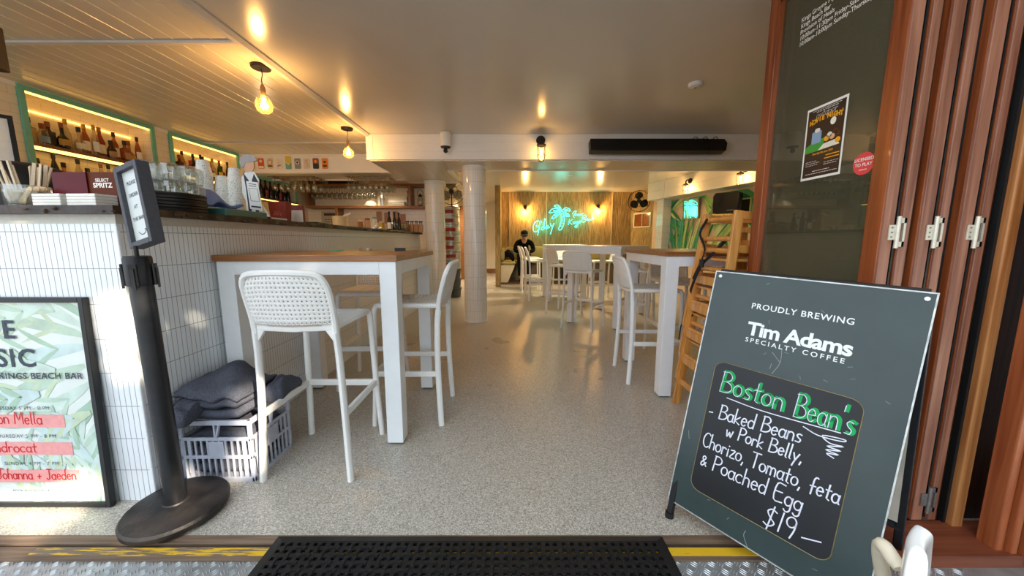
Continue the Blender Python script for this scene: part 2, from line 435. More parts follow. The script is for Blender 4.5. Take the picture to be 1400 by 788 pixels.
# ceilings ---------------------------------------------------------
S('ceiling', MB().box(-1.76, 6.2, 1.0, 12.6, ZC, ZC + .1), M_ceil)
m = MB(); p = .128; prof = []; x = -4.5                      # lining boards with real V grooves, running into the room
while x < -1.76:
    m.box(x + .003, min(x + p - .003, -1.762), .9, 5.6, ZC, ZC + .03)
    m.box(x - .0035, x + .0035, .9, 5.6, ZC + .0035, ZC + .03)
    m.prism([(x-.005, ZC), (x-.003, ZC-.004), (x+.003, ZC-.004), (x+.005, ZC)], -5.55, -1.0, Matrix(((1, 0, 0, 0), (0, 0, -1, 0), (0, 1, 0, 0), (0, 0, 0, 1))))
    x += p
m.box(-4.5, -1.762, .9, 5.6, ZC + .03, ZC + .1)
m.box(-4.5, -1.762, 5.7, 7.6, ZC + .001, ZC + .1)
lc = S('ceiling_lining_boards', m, M_vj)
for i, y in enumerate((2.51, 4.90)):
    S('trim_%d' % (i + 1), MB().box(-4.1, -1.79, y - .02, y + .02, ZC - .016, ZC), M_trim, bev=.004)
m = MB().prism([(-1.815, ZC), (-1.815, ZC-.012), (-1.79, ZC-.03), (-1.755, ZC-.03), (-1.73, ZC-.012), (-1.73, ZC)], -4.535, -1.0,
               Matrix(((1, 0, 0, 0), (0, 0, -1, 0), (0, 1, 0, 0), (0, 0, 0, 1))))
S('trim_3', m, M_trim)

# beam across the room and the lower soffit behind it --------------
BY, ZB = 4.535, 2.125
m = MB()
for i in range(3):                                            # horizontal cladding boards
    h = (ZC - ZB) / 3; m.box(-1.785, 5.2, BY, BY + .1, ZB + i*h + .0015, ZB + (i+1)*h - .0015)
m.box(-1.78, 5.2, BY + .004, 5.15, ZB + .002, ZC)
m.box(-1.785, -1.70, BY - .004, BY + .1, ZB, ZC)             # left end stop
S('ceiling_beam', m, M_white, bev=.003)
m = MB(); x = -1.76
while x < 5.0:                                                # soffit boards under the beam
    m.box(x, x + .30, BY + .02, 5.14, ZB - .012, ZB - .0005); x += .303
S('beam_soffit', m, M_vj)
S('trim_4', MB().box(-.88, 5.2, 5.12, 5.17, ZB - .02, ZB + .09), M_white, bev=.004)
m = MB(); x = -1.76
while x < -.95:                                               # left part of the soffit carries on to the rear column
    m.box(x, min(x + .126, -.885), 5.14, 6.2, ZB - .012, ZB + .02); x += .1285
m.box(-1.78, -.885, 5.14, 6.2, ZB + .02, ZC)
S('ceiling_soffit', m, M_vj)
S('trim_5', MB().box(-1.74, -.87, 6.2, 6.225, ZB - .02, ZB + .06).box(-.9, -.87, 5.15, 6.2, ZB - .02, ZB + .06), M_white)
# bulkhead over the back bar, with its soffit
ZK = 2.165
S('bulkhead_wall', MB().box(-4.1, -1.785, 5.6, 5.68, ZK, ZC), M_white, bev=.003)
S('trim_6', MB().box(-4.1, -1.80, 5.56, 5.60, ZC - .022, ZC).box(-4.1, -1.785, 5.594, 5.60, ZK, ZK + .03), M_white)
S('back_bar_soffit', MB().box(-4.1, -1.78, 5.68, 6.2, ZK, ZC), M_vj)
S('trim_7', MB().box(-4.1, -1.70, 6.2, 6.225, ZK - .02, ZK + .05), M_white)

# left wall with the two bottle niches ------------------------------
XW = -4.1
N1, N2, NZ0, NZ1 = (3.14, 4.19), (4.44, 5.46), 1.30, 2.385
m = MB()
m.box(XW - .35, XW, 1.0, N1[0], 0, ZC).box(XW - .35, XW, N1[1], N2[0], 0, ZC).box(XW - .35, XW, N2[1], 5.75, 0, ZC)
for a in (N1, N2): m.box(XW - .35, XW, a[0], a[1], 0, NZ0).box(XW - .35, XW, a[0], a[1], NZ1, ZC).box(XW - .35, XW - .24, a[0], a[1], NZ0, NZ1)
m.box(XW - .35, XW, 5.75, 6.9, 0, 1.35).box(XW - .35, XW, 5.75, 6.9, 2.16, ZC).box(XW - .35, XW - .24, 5.75, 6.9, 1.35, 2.16).box(XW - .35, XW, 6.9, 7.6, 0, ZC)
S('wall_left', m, M_walltile)
S('trim_8', MB().box(XW, XW + .012, 1.0, 5.6, ZC - .035, ZC), M_white)
for k, (a, z0, z1) in enumerate(((N1, NZ0, NZ1), (N2, NZ0, NZ1), ((5.78, 6.87), 1.38, 2.13))):
    w = .04
    m = MB().box(XW + .001, XW + .022, a[0] - w, a[0] + .003, z0, z1 + w).box(XW + .001, XW + .022, a[1] - .003, a[1] + w, z0, z1 + w).box(XW + .001, XW + .022, a[0] + .003, a[1] - .003, z1 - .003, z1 + w)
    S('trim_%d' % (9 + k), m, M_teal, bev=.003)
# shelves with light strips in the niches
def niche(a, which, zs, ztop):
    t = thing('niche_shelf', 'brown timber bottle shelf with glowing light strips in the %s green-framed niche' % which, 'shelf', (XW - .11, (a[0]+a[1])/2, zs))
    L = (a[1] - a[0]) / 2 - .001
    MB().box(-.12, .11, -L, L, -.03, 0).build('board', wood('niche_board', '#4a2a12', '#7d4d24', axis=1), t, bev=.003)
    MB().box(.098, .112, -L, L, -.048, -.031).build('light_strip', M_led, t)
    MB().box(.02, .032, -L, L, -.043, -.031).build('light_strip', M_led, t)
    return t
niche(N1, 'nearer', 1.972, NZ1); niche(N2, 'farther', 1.972, NZ1)
for a, which in ((N1, 'nearer'), (N2, 'farther')):
    t = thing('light_strip', 'twin glowing warm light strip under the head of the %s bottle niche' % which, 'light strip', (XW - .11, (a[0]+a[1])/2, NZ1))
    L = (a[1] - a[0]) / 2 - .002
    MB().box(.09, .104, -L, L, -.014, -.001).build('front_strip', M_led, t)
    MB().box(-.128, -.116, -L, L, -.105, -.093).build('rear_strip', M_led, t)

# back bar wall, hall behind the columns, rear wall -----------------
S('wall_back_bar', MB().box(-4.45, -1.45, 7.25, 7.35, 0, ZC), M_walltile)
S('wall_hall_left', MB().box(-1.55, -1.45, 7.35, 12.5, 0, ZC), M_wall)
S('wall_hall_back', MB().box(-1.6, 0, 12.4, 12.5, 0, ZC), M_wall)
S('wall_hall_right', MB().box(-.24, -.20, 10.1, 12.4, 0, ZC), M_wall)
S('baseboard_hall', MB().box(-1.45, -.24, 12.37, 12.4, 0, .14), M_timber)
d = S('door_1', MB().box(-1.44, -1.30, 10.2, 10.26, 0, 2.1), M_shelfw, bev=.004)
S('bamboo_wing_wall', MB().box(-.37, -.245, 8.6, 10.1, 0, ZC), M_bamboo)
S('wall_back', MB().box(-.245, 3.42, 9.75, 9.85, 0, ZC), M_bamboo)
a = Vector((3.30, 9.75, 0)); bq = Vector((3.95, 8.2, 0)); nn = Vector((.92, .386, 0)) * .06
S('wall_back_corner', MB().prism([(a.x, a.y), (bq.x, bq.y), (bq.x + .3, bq.y + .1), (a.x + .3, a.y + .2)], 0, ZC), M_bamboo)
m = MB()
for x in (-.02, 2.76, .98): m.box(x - .012, x + .012, 9.735, 9.75, .95 if x != .98 else 0, ZC)
S('trim_12', m, mat('pale_batten', '#d8c9a4', rough=.6))

# right wall (mural) and the clad bulkhead on it --------------------
def wallbox(y0, y1, o0, o1, z0, z1, mb=None):
    mb = mb or MB()
    pts = [(RW(y0) + RWN.x*o0, y0 + RWN.y*o0), (RW(y1) + RWN.x*o0, y1 + RWN.y*o0), (RW(y1) + RWN.x*o1, y1 + RWN.y*o1), (RW(y0) + RWN.x*o1, y0 + RWN.y*o1)]
    return mb.prism(pts, z0, z1)
S('wall_right', wallbox(8.75, 1.0, -.12, 0, 0, ZC), mat('mural_ground', '#e6c9ae', rough=.6, noise=.08, nscale=3))
m = MB()
for i in range(2):
    h = (ZC - 2.05) / 2
    for y1, y0 in ((8.5, 7.95), (7.945, 5.2)): wallbox(y1, y0, 0, .36, 2.05 + i*h + .001, 2.05 + (i+1)*h - .001, m)
S('bulkhead_right', m, M_white, bev=.003)
S('trim_13', wallbox(7.96, 7.93, .36, .372, 2.05, ZC), M_white)
# square tiled pillar under the end of that bulkhead
cx, cy = 3.56, 8.25
m = MB(frame((cx, cy, 0), RWD, (-RWN.y, RWN.x, 0)))
pil = S('pillar', MB(Matrix.Translation((3.62, 8.22, 0)) @ Matrix.Rotation(math.atan2(RWD.y, RWD.x), 4, 'Z')).box(-.11, .11, -.22, .02, 0, 2.05), M_bartile)

# two round tiled columns ------------------------------------------
def column(x, y, r, ztop, lab):
    pr = [(r, 0), (r, ztop)]
    o = S('column', MB().lathe(pr, 64), M_coltile, smooth=True)
    o.location = (x, y, 0); o['label'] = lab
    MB().lathe([(r + .012, ztop - .0), (r + .012, ztop + .02), (r - .01, ztop + .02)], 48).build('capping', M_white, o)
    MB().lathe([(r + .01, ztop - .06), (r + .001, ztop - .055), (r + .001, ztop)][::1], 48)
    # scalloped foot: the lower tile ends show as small teeth
    mm = MB()
    for k in range(40):
        an = 2*math.pi*k/40; mm.add([(0, 0, 0)], [])
        mm.cbox((0, 0, .012), (.004, .019, .024), Matrix.Rotation(an, 4, 'Z') @ Matrix.Translation((r + .002, 0, 0)))
    mm.build('tile_foot', M_white, o)
    return o
column(-.49, 4.895, .157, ZB - .035, 'round white tiled column nearest the entrance, in front of the hall')
column(-1.275, 6.05, .162, ZB - .035, 'round white tiled column farther back at the end of the bar')

# low stage along the rear wall ------------------------------------
st = S('stage', MB().box(-.245, 3.6, 8.62, 9.75, 0, .062), mat('cream_fascia', '#e6dcc6', rough=.6))
MB().box(-.245, 3.6, 8.6, 9.75, .062, .09).build('deck', wood('stage_deck', '#3b281a', '#5d412a', axis=0), st)

# street side: folded timber doors on the right ---------------------
DZ = 2.38
M_gapblack = mat('seal_and_gap_black', '#0c0c0c', rough=.6, noise=.2)
M_doorglass = clearglass('door_glass', '#c9cdbf', refl=1.6, rough=.01, body=.20, bodycol='#8f8a6e')
def leaf(n, x, thick, y0=1.25, y1=1.93, far=False):
    """one bifold leaf standing perpendicular to the street"""
    st_w = .052
    d = S('door_%d' % n, MB().box(x, x + thick, y0 + .002, y0 + st_w, .04, DZ).box(x, x + thick, y1 - .062, y1, .04, DZ), M_door, bev=.003)
    MB().box(x, x + thick, y0 + st_w, y1 - .062, .04, .30).box(x, x + thick, y0 + st_w, y1 - .062, DZ - .10, DZ).build('rail', M_door, d, bev=.003)
    MB().box(x + thick*.42, x + thick*.58, y0 + st_w, y1 - .062, .30, DZ - .10).build('glass', M_doorglass, d)
    MB().box(x + .002, x + thick - .002, y0 - .004, y0 + .004, .04, DZ).build('edge', M_dooredge, d, bev=.002)
    b1 = MB()
    for q in (y0 + st_w, y1 - .062 - .012): b1.box(x + .004, x + thick - .004, q, q + .012, .30, DZ - .10)
    b1.box(x + .004, x + thick - .004, y0 + st_w, y1 - .062, .30, .312).box(x + .004, x + thick - .004, y0 + st_w, y1 - .062, DZ - .112, DZ - .10)
    b1.build('glazing_bead', M_door, d)
    return d
LX = [(1.302, .042), (1.366, .034), (1.432, .044), (1.497, .032), (1.572, .046), (1.640, .032)]
leaves = [leaf(i + 2, x, w) for i, (x, w) in enumerate(LX)]
M_hinge = mat('cream_hinge', '#d9d2bf', rough=.35, metal=.35, noise=.08)
M_hinge2 = mat('grey_hinge', '#8d8a86', rough=.4, metal=.6, noise=.1)
for i in (0, 2, 4):                                            # seals, painted gap shade and hinges between the pairs
    x0 = LX[i][0] + LX[i][1]; x1 = LX[i+1][0]
    MB().box(x0 + .002, x1 - .002, 1.262, 1.28, .05, DZ).build('seal_and_gap_shade', M_gapblack, leaves[i])  # wide black strip filling the gap, standing for its shade
    MB().box(x0 + .006, x0 + .012, 1.250, 1.262, .05, DZ).build('seal_and_gap_shade', M_gapblack, leaves[i])
    for z, M_, s in ((1.158, M_hinge, 1.0), (.13, M_hinge2, 1.0), (2.2, M_hinge, 1.0)):
        hg = MB().box(x0 - .022, x0 + .001, 1.2405, 1.2455, z - .026, z + .026).build('hinge', M_, leaves[i], bev=.001)
        MB().box(x1 + .004, x1 + .012, 1.2405, 1.2455, z - .05, z + .05).box(x0 + .003, x1 + .012, 1.2405, 1.2455, z + .032, z + .05).box(x0 + .003, x1 + .012, 1.2405, 1.2455, z - .05, z - .032).build('hinge_flap', M_, hg)
        MB().lathe([(.0065, z - .055), (.0065, z + .055)], 12, Matrix.Translation((x0 + .006, 1.240, 0))).build('hinge_knuckle', M_, hg, smooth=True)
        sc = MB()
        for dz in (-.016, 0, .016): sc.lathe([(.003, 0), (.003, .0015), (0, .0018)], 8, Matrix.Translation((x0 - .013, 1.2405, z + dz)) @ Matrix.Rotation(R(90), 4, 'X'))
        sc.build('screw', M_hinge2, hg)
for i in (1, 3):
    x0 = LX[i][0] + LX[i][1]; x1 = LX[i+1][0]
    MB().box(x0 + .004, x0 + .010, 1.256, 1.27, .05, DZ).build('seal_and_gap_shade', M_gapblack, leaves[i])
    MB().box(x0 + .012, x1 - .002, 1.275, 1.288, .05, DZ).build('gap_shade_strip', M_gapblack, leaves[i])  # black strip put in as the shade between neighbouring pairs
# jamb, its stops and the timber post at the far right
m = MB().box(1.705, 1.745, 1.22, 1.99, 0, DZ)
S('door_jamb', m, wood('jamb_timber', '#9a5a2c', '#c98a52', axis=2, scale=.8), bev=.004)
S('trim_14', MB().box(1.692, 1.703, 1.24, 1.26, 0, DZ), M_gapblack)
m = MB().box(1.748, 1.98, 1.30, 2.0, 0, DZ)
S('wall_jamb_recess', m, wood('recess_shade_timber', '#2c160c', '#4a2716', axis=2))  # deep shade of the recess painted as dark timber
m = MB().box(1.728, 1.758, 1.115, 1.17, 0, DZ).box(1.761, 1.786, 1.10, 1.17, 0, DZ).box(1.798, 2.5, 1.085, 1.17, 0, DZ)
S('door_post', m, wood('post_timber', '#8a3f1e', '#b9683c', axis=2, scale=.8), bev=.004)
S('trim_15', MB().box(1.28, 2.5, 1.09, 1.25, -.02, .035), wood('red_sill_timber', '#6e3420', '#8f4e34', axis=0))
S('door_head', MB().box(-6, 2.5, 1.14, 1.28, DZ, DZ + .2), M_door)
S('wall_front_right', MB().box(1.98, 6.2, 1.3, 1.5, 0, DZ), M_wall)
S('wall_front_side', MB().box(6.1, 6.2, 1.3, 9, 0, ZC), M_wall)

# added unseen tree that blocks the sun, leaf gaps placed to aim the flecks
tc_ = Vector((-.2, 1.5, 1.0)) - SUN_DIR * 6.0
t = thing('sun_blocker_tree', 'added unseen leafy tree blocking the sun, behind the viewer', 'tree', (tc_.x, tc_.y, -.012))
ax = Vector((0, 0, 1)).cross(SUN_DIR).normalized(); ay = SUN_DIR.cross(ax)
gaps = [((-1.43, 1.21, .05), .0), ((-1.31, 1.29, .05), .01), ((-1.36, 1.35, .12), .0), ((-1.60, 1.40, .62), .02), ((-1.585, 1.40, .80), .01), ((-1.55, 1.72, .74), -.02), ((-1.23, 1.52, .10), .02), ((-1.19, 1.50, .24), .02), ((-1.17, 1.49, .48), .01), ((-1.90, 1.31, .0), .03), ((-1.82, 1.37, .10), .02), ((-2.1, 1.33, .02), .03)]
q = random.Random(2); m = MB(); k = 0
while k < 22000:
    u_, v_, w_ = q.uniform(-3.9, 3.9), q.uniform(-2.4, 3.1), q.uniform(-.6, .6)
    if (u_/3.9)**2 + (v_/3.1)**2 > 1: continue
    k += 1
    p = tc_ + ax*u_ + ay*v_ + SUN_DIR*w_
    if p.z < .3 or any((Vector(g) - p).cross(SUN_DIR).length < r + .085 for g, r in gaps): continue
    d1 = (ax*q.uniform(-1, 1) + ay*q.uniform(-1, 1) + SUN_DIR*q.uniform(-.5, .5)).normalized(); d2_ = d1.cross(SUN_DIR).normalized(); L = q.uniform(.085, .115)
    m.add([tuple(p - d1*L), tuple(p + d2_*L*.62), tuple(p + d1*L), tuple(p - d2_*L*.62)], [(0, 1, 2, 3)])
m.v = [Vector(p) - Vector((tc_.x, tc_.y, -.012)) for p in m.v]
fo = m.build('foliage', mat('tree_leaf', '#3c5a26', rough=.6, noise=.3), t)
MB().tube([(0, 0, 0), (.03, 0, 1.2), (0, .02, tc_.z)], [.14, .11, .05], 12).build('trunk', mat('tree_bark', '#5a4a3a', rough=.9, bump=.6), t, smooth=True)

# ================================================================== THE BAR
BX, BF = -1.55, 1.40                          # side face and street face of the bar
t = thing('tiled_bar_counter', 'L-shaped bar front clad in narrow upright white tiles', 'bar', (BX, BF, 0))
MB(Matrix.Translation((-BX, -BF, 0))).box(BX - .14, BX, BF, 6.08, 0, 1.195).box(-4.05, BX - .14, BF, BF + .14, 0, 1.195).build('tiled_panel', M_bartile, t)
MB(Matrix.Translation((-BX, -BF, 0))).box(BX - .14, BX - .004, BF + .004, 6.08, 1.195, 1.232).box(-4.05, BX - .14, BF + .004, BF + .14, 1.195, 1.232).build('capping_strip', mat('pale_capping', '#c9c4b8', rough=.5), t)
MB().box(-.012, .003, -.003, .012, 0, 1.19).build('corner_trim', mat('corner_tile', '#eef0f2', rough=.12), t, bev=.004, seg=3)
# dark timber slab with a rough live edge
def live(pts, n):
    out = []
    for i in range(len(pts) - 1):
        a, b = Vector(pts[i]), Vector(pts[i+1]); d = (b - a).normalized(); nn = Vector((d.y, -d.x))
        for k in range(n[i]):
            w = rnd.uniform(-.006, .008) if 0 < k else 0
            out.append(tuple(a.lerp(b, k / n[i]) + nn * w))
    return out
outer = live([(-4.05, BF - .03), (BX + .03, BF - .03), (BX + .03, 6.12), (BX + .028, 6.12)], [70, 150, 1])
poly = outer + [(BX - .52, 6.12), (BX - .52, BF + .52), (-4.05, BF + .52)]
ct = thing('timber_worktop', 'dark live-edge timber bar top running along the tiled bar', 'bar top', (BX, BF, 1.232))
m = MB(Matrix.Translation((-BX, -BF, 0))).prism(poly, .0, .032); m.mi = 1
for x, y in outer:                                             # knots and curls of bark along the edge
    if rnd.random() < .55:
        r = rnd.uniform(.006, .013); m.sphere((x, y, rnd.uniform(.006, .02)), r, 6, 4, (rnd.uniform(.6, 1.5), rnd.uniform(.6, 1.5), rnd.uniform(.5, .9)))
m.build('slab', [M_bark, mat('bark', '#4a3628', rough=.75, noise=.5, nscale=60, bump=.6)], ct, smooth=True)
ZT = 1.264                                     # bar top surface

# ---------------------------------------------------------------- high tables
def bar_table(label, w, d, h, top_mat, top_t=.032, leg=.088, apron=.07, loc=(0, 0, 0), rz=0, group=None):
    t = thing('bar_table', label, 'high table', loc, rz, group)
    MB().box(-w/2, w/2, -d/2, d/2, h - top_t, h).build('tabletop', top_mat, t, bev=.003)
    z1 = h - top_t - .0005; i = leg
    m = MB()
    for s in (-1, 1):
        m.box(-w/2 + .012 + i, w/2 - .012 - i, s*(d/2 - .03) - .018, s*(d/2 - .03) + .018, z1 - apron, z1)
        m.box(s*(w/2 - .03) - .018, s*(w/2 - .03) + .018, -d/2 + .012 + i, d/2 - .012 - i, z1 - apron, z1)
    m.build('apron', M_steel, t, bev=.002)
    for sx in (-1, 1):
        for sy in (-1, 1):
            x = sx*(w/2 - .012 - i/2); y = sy*(d/2 - .012 - i/2)
            lg = MB().box(x - i/2, x + i/2, y - i/2, y + i/2, .012, z1).build('leg', M_steel, t, bev=.003)
            MB().box(x - i/2 + .012, x + i/2 - .012, y - i/2 + .012, y + i/2 - .012, 0, .012).build('glide', mat('grey_glide', '#5a5a58', rough=.6), lg)
    return t
bar_table('white steel high table with timber top standing against the tiled bar', .955, .85, 1.055, M_timber, loc=(-1.062, 2.235, 0))
bar_table('white steel high table with timber top beside the stacked wooden high chairs', .95, .87, 1.055, M_timber, loc=(1.535, 2.835, 0))
tz = math.atan2(-.58, .82)
N = Vector((1.36, 4.34)); u = Vector((.82, -.58)); vv = Vector((.58, .82))
c3 = N - u * .36 + vv * .62
bar_table('all-white high table set diagonally in the middle of the hall', .74, 1.26, 1.06, M_steel, top_t=.03, leg=.075, apron=.07, loc=(c3.x, c3.y, 0), rz=tz)
bar_table('all-white high table farther back, in front of the seated person', .76, .78, 1.05, M_steel, top_t=.03, leg=.07, loc=(1.02, 6.75, 0))

# ---------------------------------------------------------------- resin bar stool
def make_stool():
    t = thing('bar_stool', '', 'stool')
    def back(u, v):
        w = .178 - .030 * max(0, (v - .72) / .28) ** 2 - .012 * max(0, (.2 - v) / .2) ** 2
        x = (u * 2 - 1) * w; z = .762 + .222 * v - .012 * (abs(u*2-1) ** 3) * v
        return (x, -.205 - .055 * v - .028 * (1 - (u*2-1)**2) , z)
    perf(back, 19, 11, .34, .34).build('backrest', M_plastic, t, smooth=True, solid=.010, auto=0)
    pts = [(-.180, -.198, .70), (-.181, -.205, .78), (-.181, -.235, .90), (-.172, -.255, .955), (-.145, -.268, .985), (-.08, -.283, .995), (0, -.288, .997)]
    pts = pts + [(-x, y, z) for x, y, z in pts[-2::-1]]
    MB().tube(catmull(pts, 4), .0145, 8).build('back_frame', M_plastic, t, smooth=True)
    for s in (-1, 1):
        MB().tube(catmull([(s*.180, -.198, .72), (s*.184, -.19, .6), (s*.192, -.19, .35), (s*.208, -.205, 0)], 5), .018, 10, sq=.85).build('leg', M_plastic, t, smooth=True)
        MB().tube(catmull([(s*.165, .165, .742), (s*.178, .182, .725), (s*.182, .186, .66), (s*.192, .192, .35), (s*.208, .205, 0)], 4), .017, 10, sq=.9).build('leg', M_plastic, t, smooth=True)
    def seat(u, v):
        x = (u*2-1) * (.172 + .006*v); y = -.2 + .385*v
        return (x, y, .752 - .014*(1 - (u*2-1)**2) * math.sin(math.pi*min(1, v*1.1)) - .006*max(0, (v-.85)/.15)**2)
    perf(seat, 4, 15, .86, .38).build('seat', M_plastic, t, smooth=True, solid=.014, auto=0)
    rim = [(-.172, -.195, .742), (-.178, 0, .744), (-.176, .15, .742), (-.15, .186, .738), (0, .19, .736)]
    rim = rim + [(-x, y, z) for x, y, z in rim[-2::-1]] + [(0, -.21, .738)]
    MB().tube(rim, .015, 8, closed=True).build('seat_frame', M_plastic, t, smooth=True)
    for s in (-1, 1):
        MB().prism([(0, 0), (.062, 0), (.012, -.075), (0, -.085)], -.010, .010, Matrix(((-s, 0, 0, s*.176), (0, 0, 1, -.195), (0, 1, 0, .762), (0, 0, 0, 1)))).build('gusset', M_plastic, t, bev=.004)
        MB().bar((s*.192, -.19, .325), (s*.192, .19, .325), .020, .034).build('stretcher', M_plastic, t, bev=.005)
    MB().bar((-.192, .19, .325), (.192, .19, .325), .022, .036).build('footrest', M_plastic, t, bev=.005)
    return t
st0 = make_stool()
def face(dx, dy): return math.atan2(dy, dx) - R(90)
SG = 'white resin bar stools'
stools = [
 (-.965, 1.735, face(0, 1), 'white perforated stool nearest the viewer, its back to us at the table by the bar'),
 (-.63, 2.24, face(-1, 0), 'white stool seen side-on at the right end of the table by the bar'),
 (-1.10, 2.74, face(.03, -1), 'white stool half hidden on the far side of the table by the bar'),
 (1.145, 2.86, face(1, -.03), 'white stool tucked under the left end of the table by the high chairs'),
 (1.60, 3.36, face(-.05, -1), 'white stool on the far side of the table by the stacked high chairs'),
 (.95, 4.52, face(.58, .82), 'white stool with its back to us at the diagonal white table'),
 (1.66, 4.62, face(-.82, .58), 'white stool on the right-hand side of the diagonal white table'),
 (.84, 5.45, face(.82, -.58), 'white stool on the left-hand side of the diagonal white table'),
 (1.72, 6.62, face(-1, 0), 'white stool in profile at the right of the rear white table'),
 (.56, 6.68, face(1, -.05), 'white stool nearest of the row left of the rear white table'),
 (.50, 7.28, face(1, 0), 'white stool second in the row left of the rear white table'),
 (.45, 8.0, face(1, .05), 'white stool farthest of the row left of the rear white table'),
 (1.08, 7.45, face(0, -1), 'white stool behind the rear white table, facing us'),
]
for i, (x, y, rz, lab) in enumerate(stools):
    if i == 0: st0.location = (x, y, 0); st0.rotation_euler = (0, 0, rz); tag(st0, lab, group=SG)
    else: dup(st0, (x, y, 0), rz, lab, SG)

# ---------------------------------------------------------------- milk crate and dark blankets
M_crate = mat('grey_crate', '#b3b6c4', rough=.45, noise=.08, nscale=25)
t = thing('milk_crate', 'grey plastic milk crate of folded dark blankets beside the bar', 'crate', (-1.372, 1.665, 0))
W, D, Hc = .335, .29, .305
m = MB()
m.box(-W/2, W/2, -D/2, D/2, 0, .012)
m.build('base', M_crate, t)
def side(L):                                                   # lattice side in local x (length), z, thickness in y
    s = MB()
    for z0, z1, th_ in ((0, .022, .012), (.115, .131, .009), (.205, .221, .009), (Hc - .022, Hc, .016)): s.box(-L/2, L/2, -th_/2, th_/2, z0, z1)
    k = 11 if L > .3 else 9
    for i in range(k + 1):
        x = -L/2 + .012 + (L - .024) * i / k
        wide = .008 if i in (0, k, 1, k - 1) else .0042
        s.box(x - wide, x + wide, -.004, .004, .02, .21)
    for i in range(4):
        xa = -L/2 + L * (i + .02) / 4; xb = -L/2 + L * (i + .98) / 4; xm = (xa + xb) / 2 + (.02 if i % 2 else -.02)
        s.bar((xa if i % 2 == 0 else xm + .02, 0, .215), (xm if i % 2 == 0 else xb, 0, Hc - .02), .008, .012, (0, 1, 0))
    s.box(-.035, .035, -.007, .007, .125, .20)
    return s
for sx, sy, L, rz in ((0, -1, W, 0), (0, 1, W, 0), (-1, 0, D, 90), (1, 0, D, 90)):
    s = side(L); T = Matrix.Translation((sx*(W/2 - .007), sy*(D/2 - .007), 0)) @ Matrix.Rotation(R(rz), 4, 'Z')
    s.v = [T @ p for p in s.v]; s.build('side_panel', M_crate, t, bev=.0015)
for sx in (-1, 1):
    for sy in (-1, 1): MB().box(sx*(W/2) - .016 if sx > 0 else -W/2, W/2 if sx > 0 else -W/2 + .016, D/2 - .016 if sy > 0 else -D/2, D/2 if sy > 0 else -D/2 + .016, 0, Hc).build('corner_post', M_crate, t, bev=.004)
def fabric_mat(name, col):
    return mat(name, col, rough=.95, noise=.35, nscale=220, bump=.5, bscale=500, spec=.1)
M_blanket = fabric_mat('charcoal_fleece', '#595b66')
def cushion(name, x0, x1, y0, y1, z0, z1, seed, par=None, lump=.02, nx=26, ny=20, mats=None, sag=None, ex=.35):
    """soft folded slab: superellipse section with waves"""
    q = random.Random(seed); ph = [q.uniform(0, 6.3) for _ in range(6)]
    vs = []; fs = []
    for lay in (0, 1):
        for j in range(ny + 1):
            for i in range(nx + 1):
                u, v = i/nx*2-1, j/ny*2-1
                e = (max(0, 1 - abs(u)**4) * max(0, 1 - abs(v)**4)) ** ex
                wv = lump * (math.sin(2.6*u + ph[0]) * math.cos(2.2*v + ph[1]) + .5*math.sin(5.3*u + 2*v + ph[2]) + .35*math.cos(6*v - 3*u + ph[3]))
                zm = (z0 + z1)/2; hz = (z1 - z0)/2 * (.12 + .88*e)
                z = zm + (hz if lay else -hz) + (wv * (e if lay else .3*e))
                x = (x0+x1)/2 + (x1-x0)/2*u + lump*.5*math.sin(3*v + ph[4])*abs(u); y = (y0+y1)/2 + (y1-y0)/2*v + lump*.5*math.sin(3*u + ph[5])*abs(v)
                if sag: z += sag(u, v)
                vs.append((x, y, z))
    k = (nx+1)*(ny+1)
    for j in range(ny):
        for i in range(nx):
            a = j*(nx+1)+i; fs.append((k+a, k+a+1, k+a+nx+2, k+a+nx+1)); fs.append((a, a+nx+1, a+nx+2, a+1))
    for i in range(nx):
        fs.append((i, i+1, k+i+1, k+i)); a = ny*(nx+1)+i; fs.append((a, k+a, k+a+1, a+1))
    for j in range(ny):
        a = j*(nx+1); fs.append((a, k+a, k+a+nx+1, a+nx+1)); a += nx; fs.append((a, a+nx+1, k+a+nx+1, k+a))
    m = MB(); m.add(vs, fs)
    return m.build(name, mats, par, smooth=True, auto=0)
def blanket(lab, *a, **k):
    o = cushion('blanket', *a, mats=M_blanket, **k); return tag(o, lab, 'blanket', 'dark blankets in the milk crate')
for i, (z0, z1) in enumerate(((.016, .085), (.09, .16), (.165, .235))):
    blanket(['folded dark blanket at the bottom of the grey crate', 'folded dark blanket halfway up inside the grey crate', 'folded dark blanket just below the crate rim'][i],
            -1.515, -1.235, 1.545, 1.785, z0, z1, 5 + i, lump=.006)
bk = thing('blanket', 'dark grey folded blanket heaped over the top of the crate against the tiles', 'blanket', (-1.39, 1.67, .306), 0, 'dark blankets in the milk crate')
pk = lambda u, v: .075*math.exp(-((u + .25)**2)*2.6 - (v - .25)**2*1.6) + .012*math.sin(4.1*u + 2*v + .5) + .006*math.sin(9*u - 3*v)
cushion('fold', -.152, .140, -.148, .13, 0, .05, 21, bk, lump=.006, mats=M_blanket, ex=.16)
cushion('fold', -.150, .134, -.150, .13, .046, .098, 22, bk, lump=.008, mats=M_blanket, ex=.16, sag=lambda u, v: .4*pk(u, v))
cushion('fold', -.153, .142, -.153, .13, .094, .140, 23, bk, lump=.010, mats=M_blanket, ex=.14, nx=40, ny=30, sag=lambda u, v: pk(u, v) - .05*max(0, -v - .75) - .04*max(0, u - .8))
blanket('dark blanket folded over the crate rim behind the nearest stool leg', -1.245, -1.15, 1.66, 1.84, .31, .415, 33, lump=.012, ex=.3)
blanket('end of dark blanket drooping over the street side of the crate', -1.545, -1.42, 1.425, 1.53, .31, .40, 41, lump=.01, sag=lambda u, v: -.05*max(0, -u))

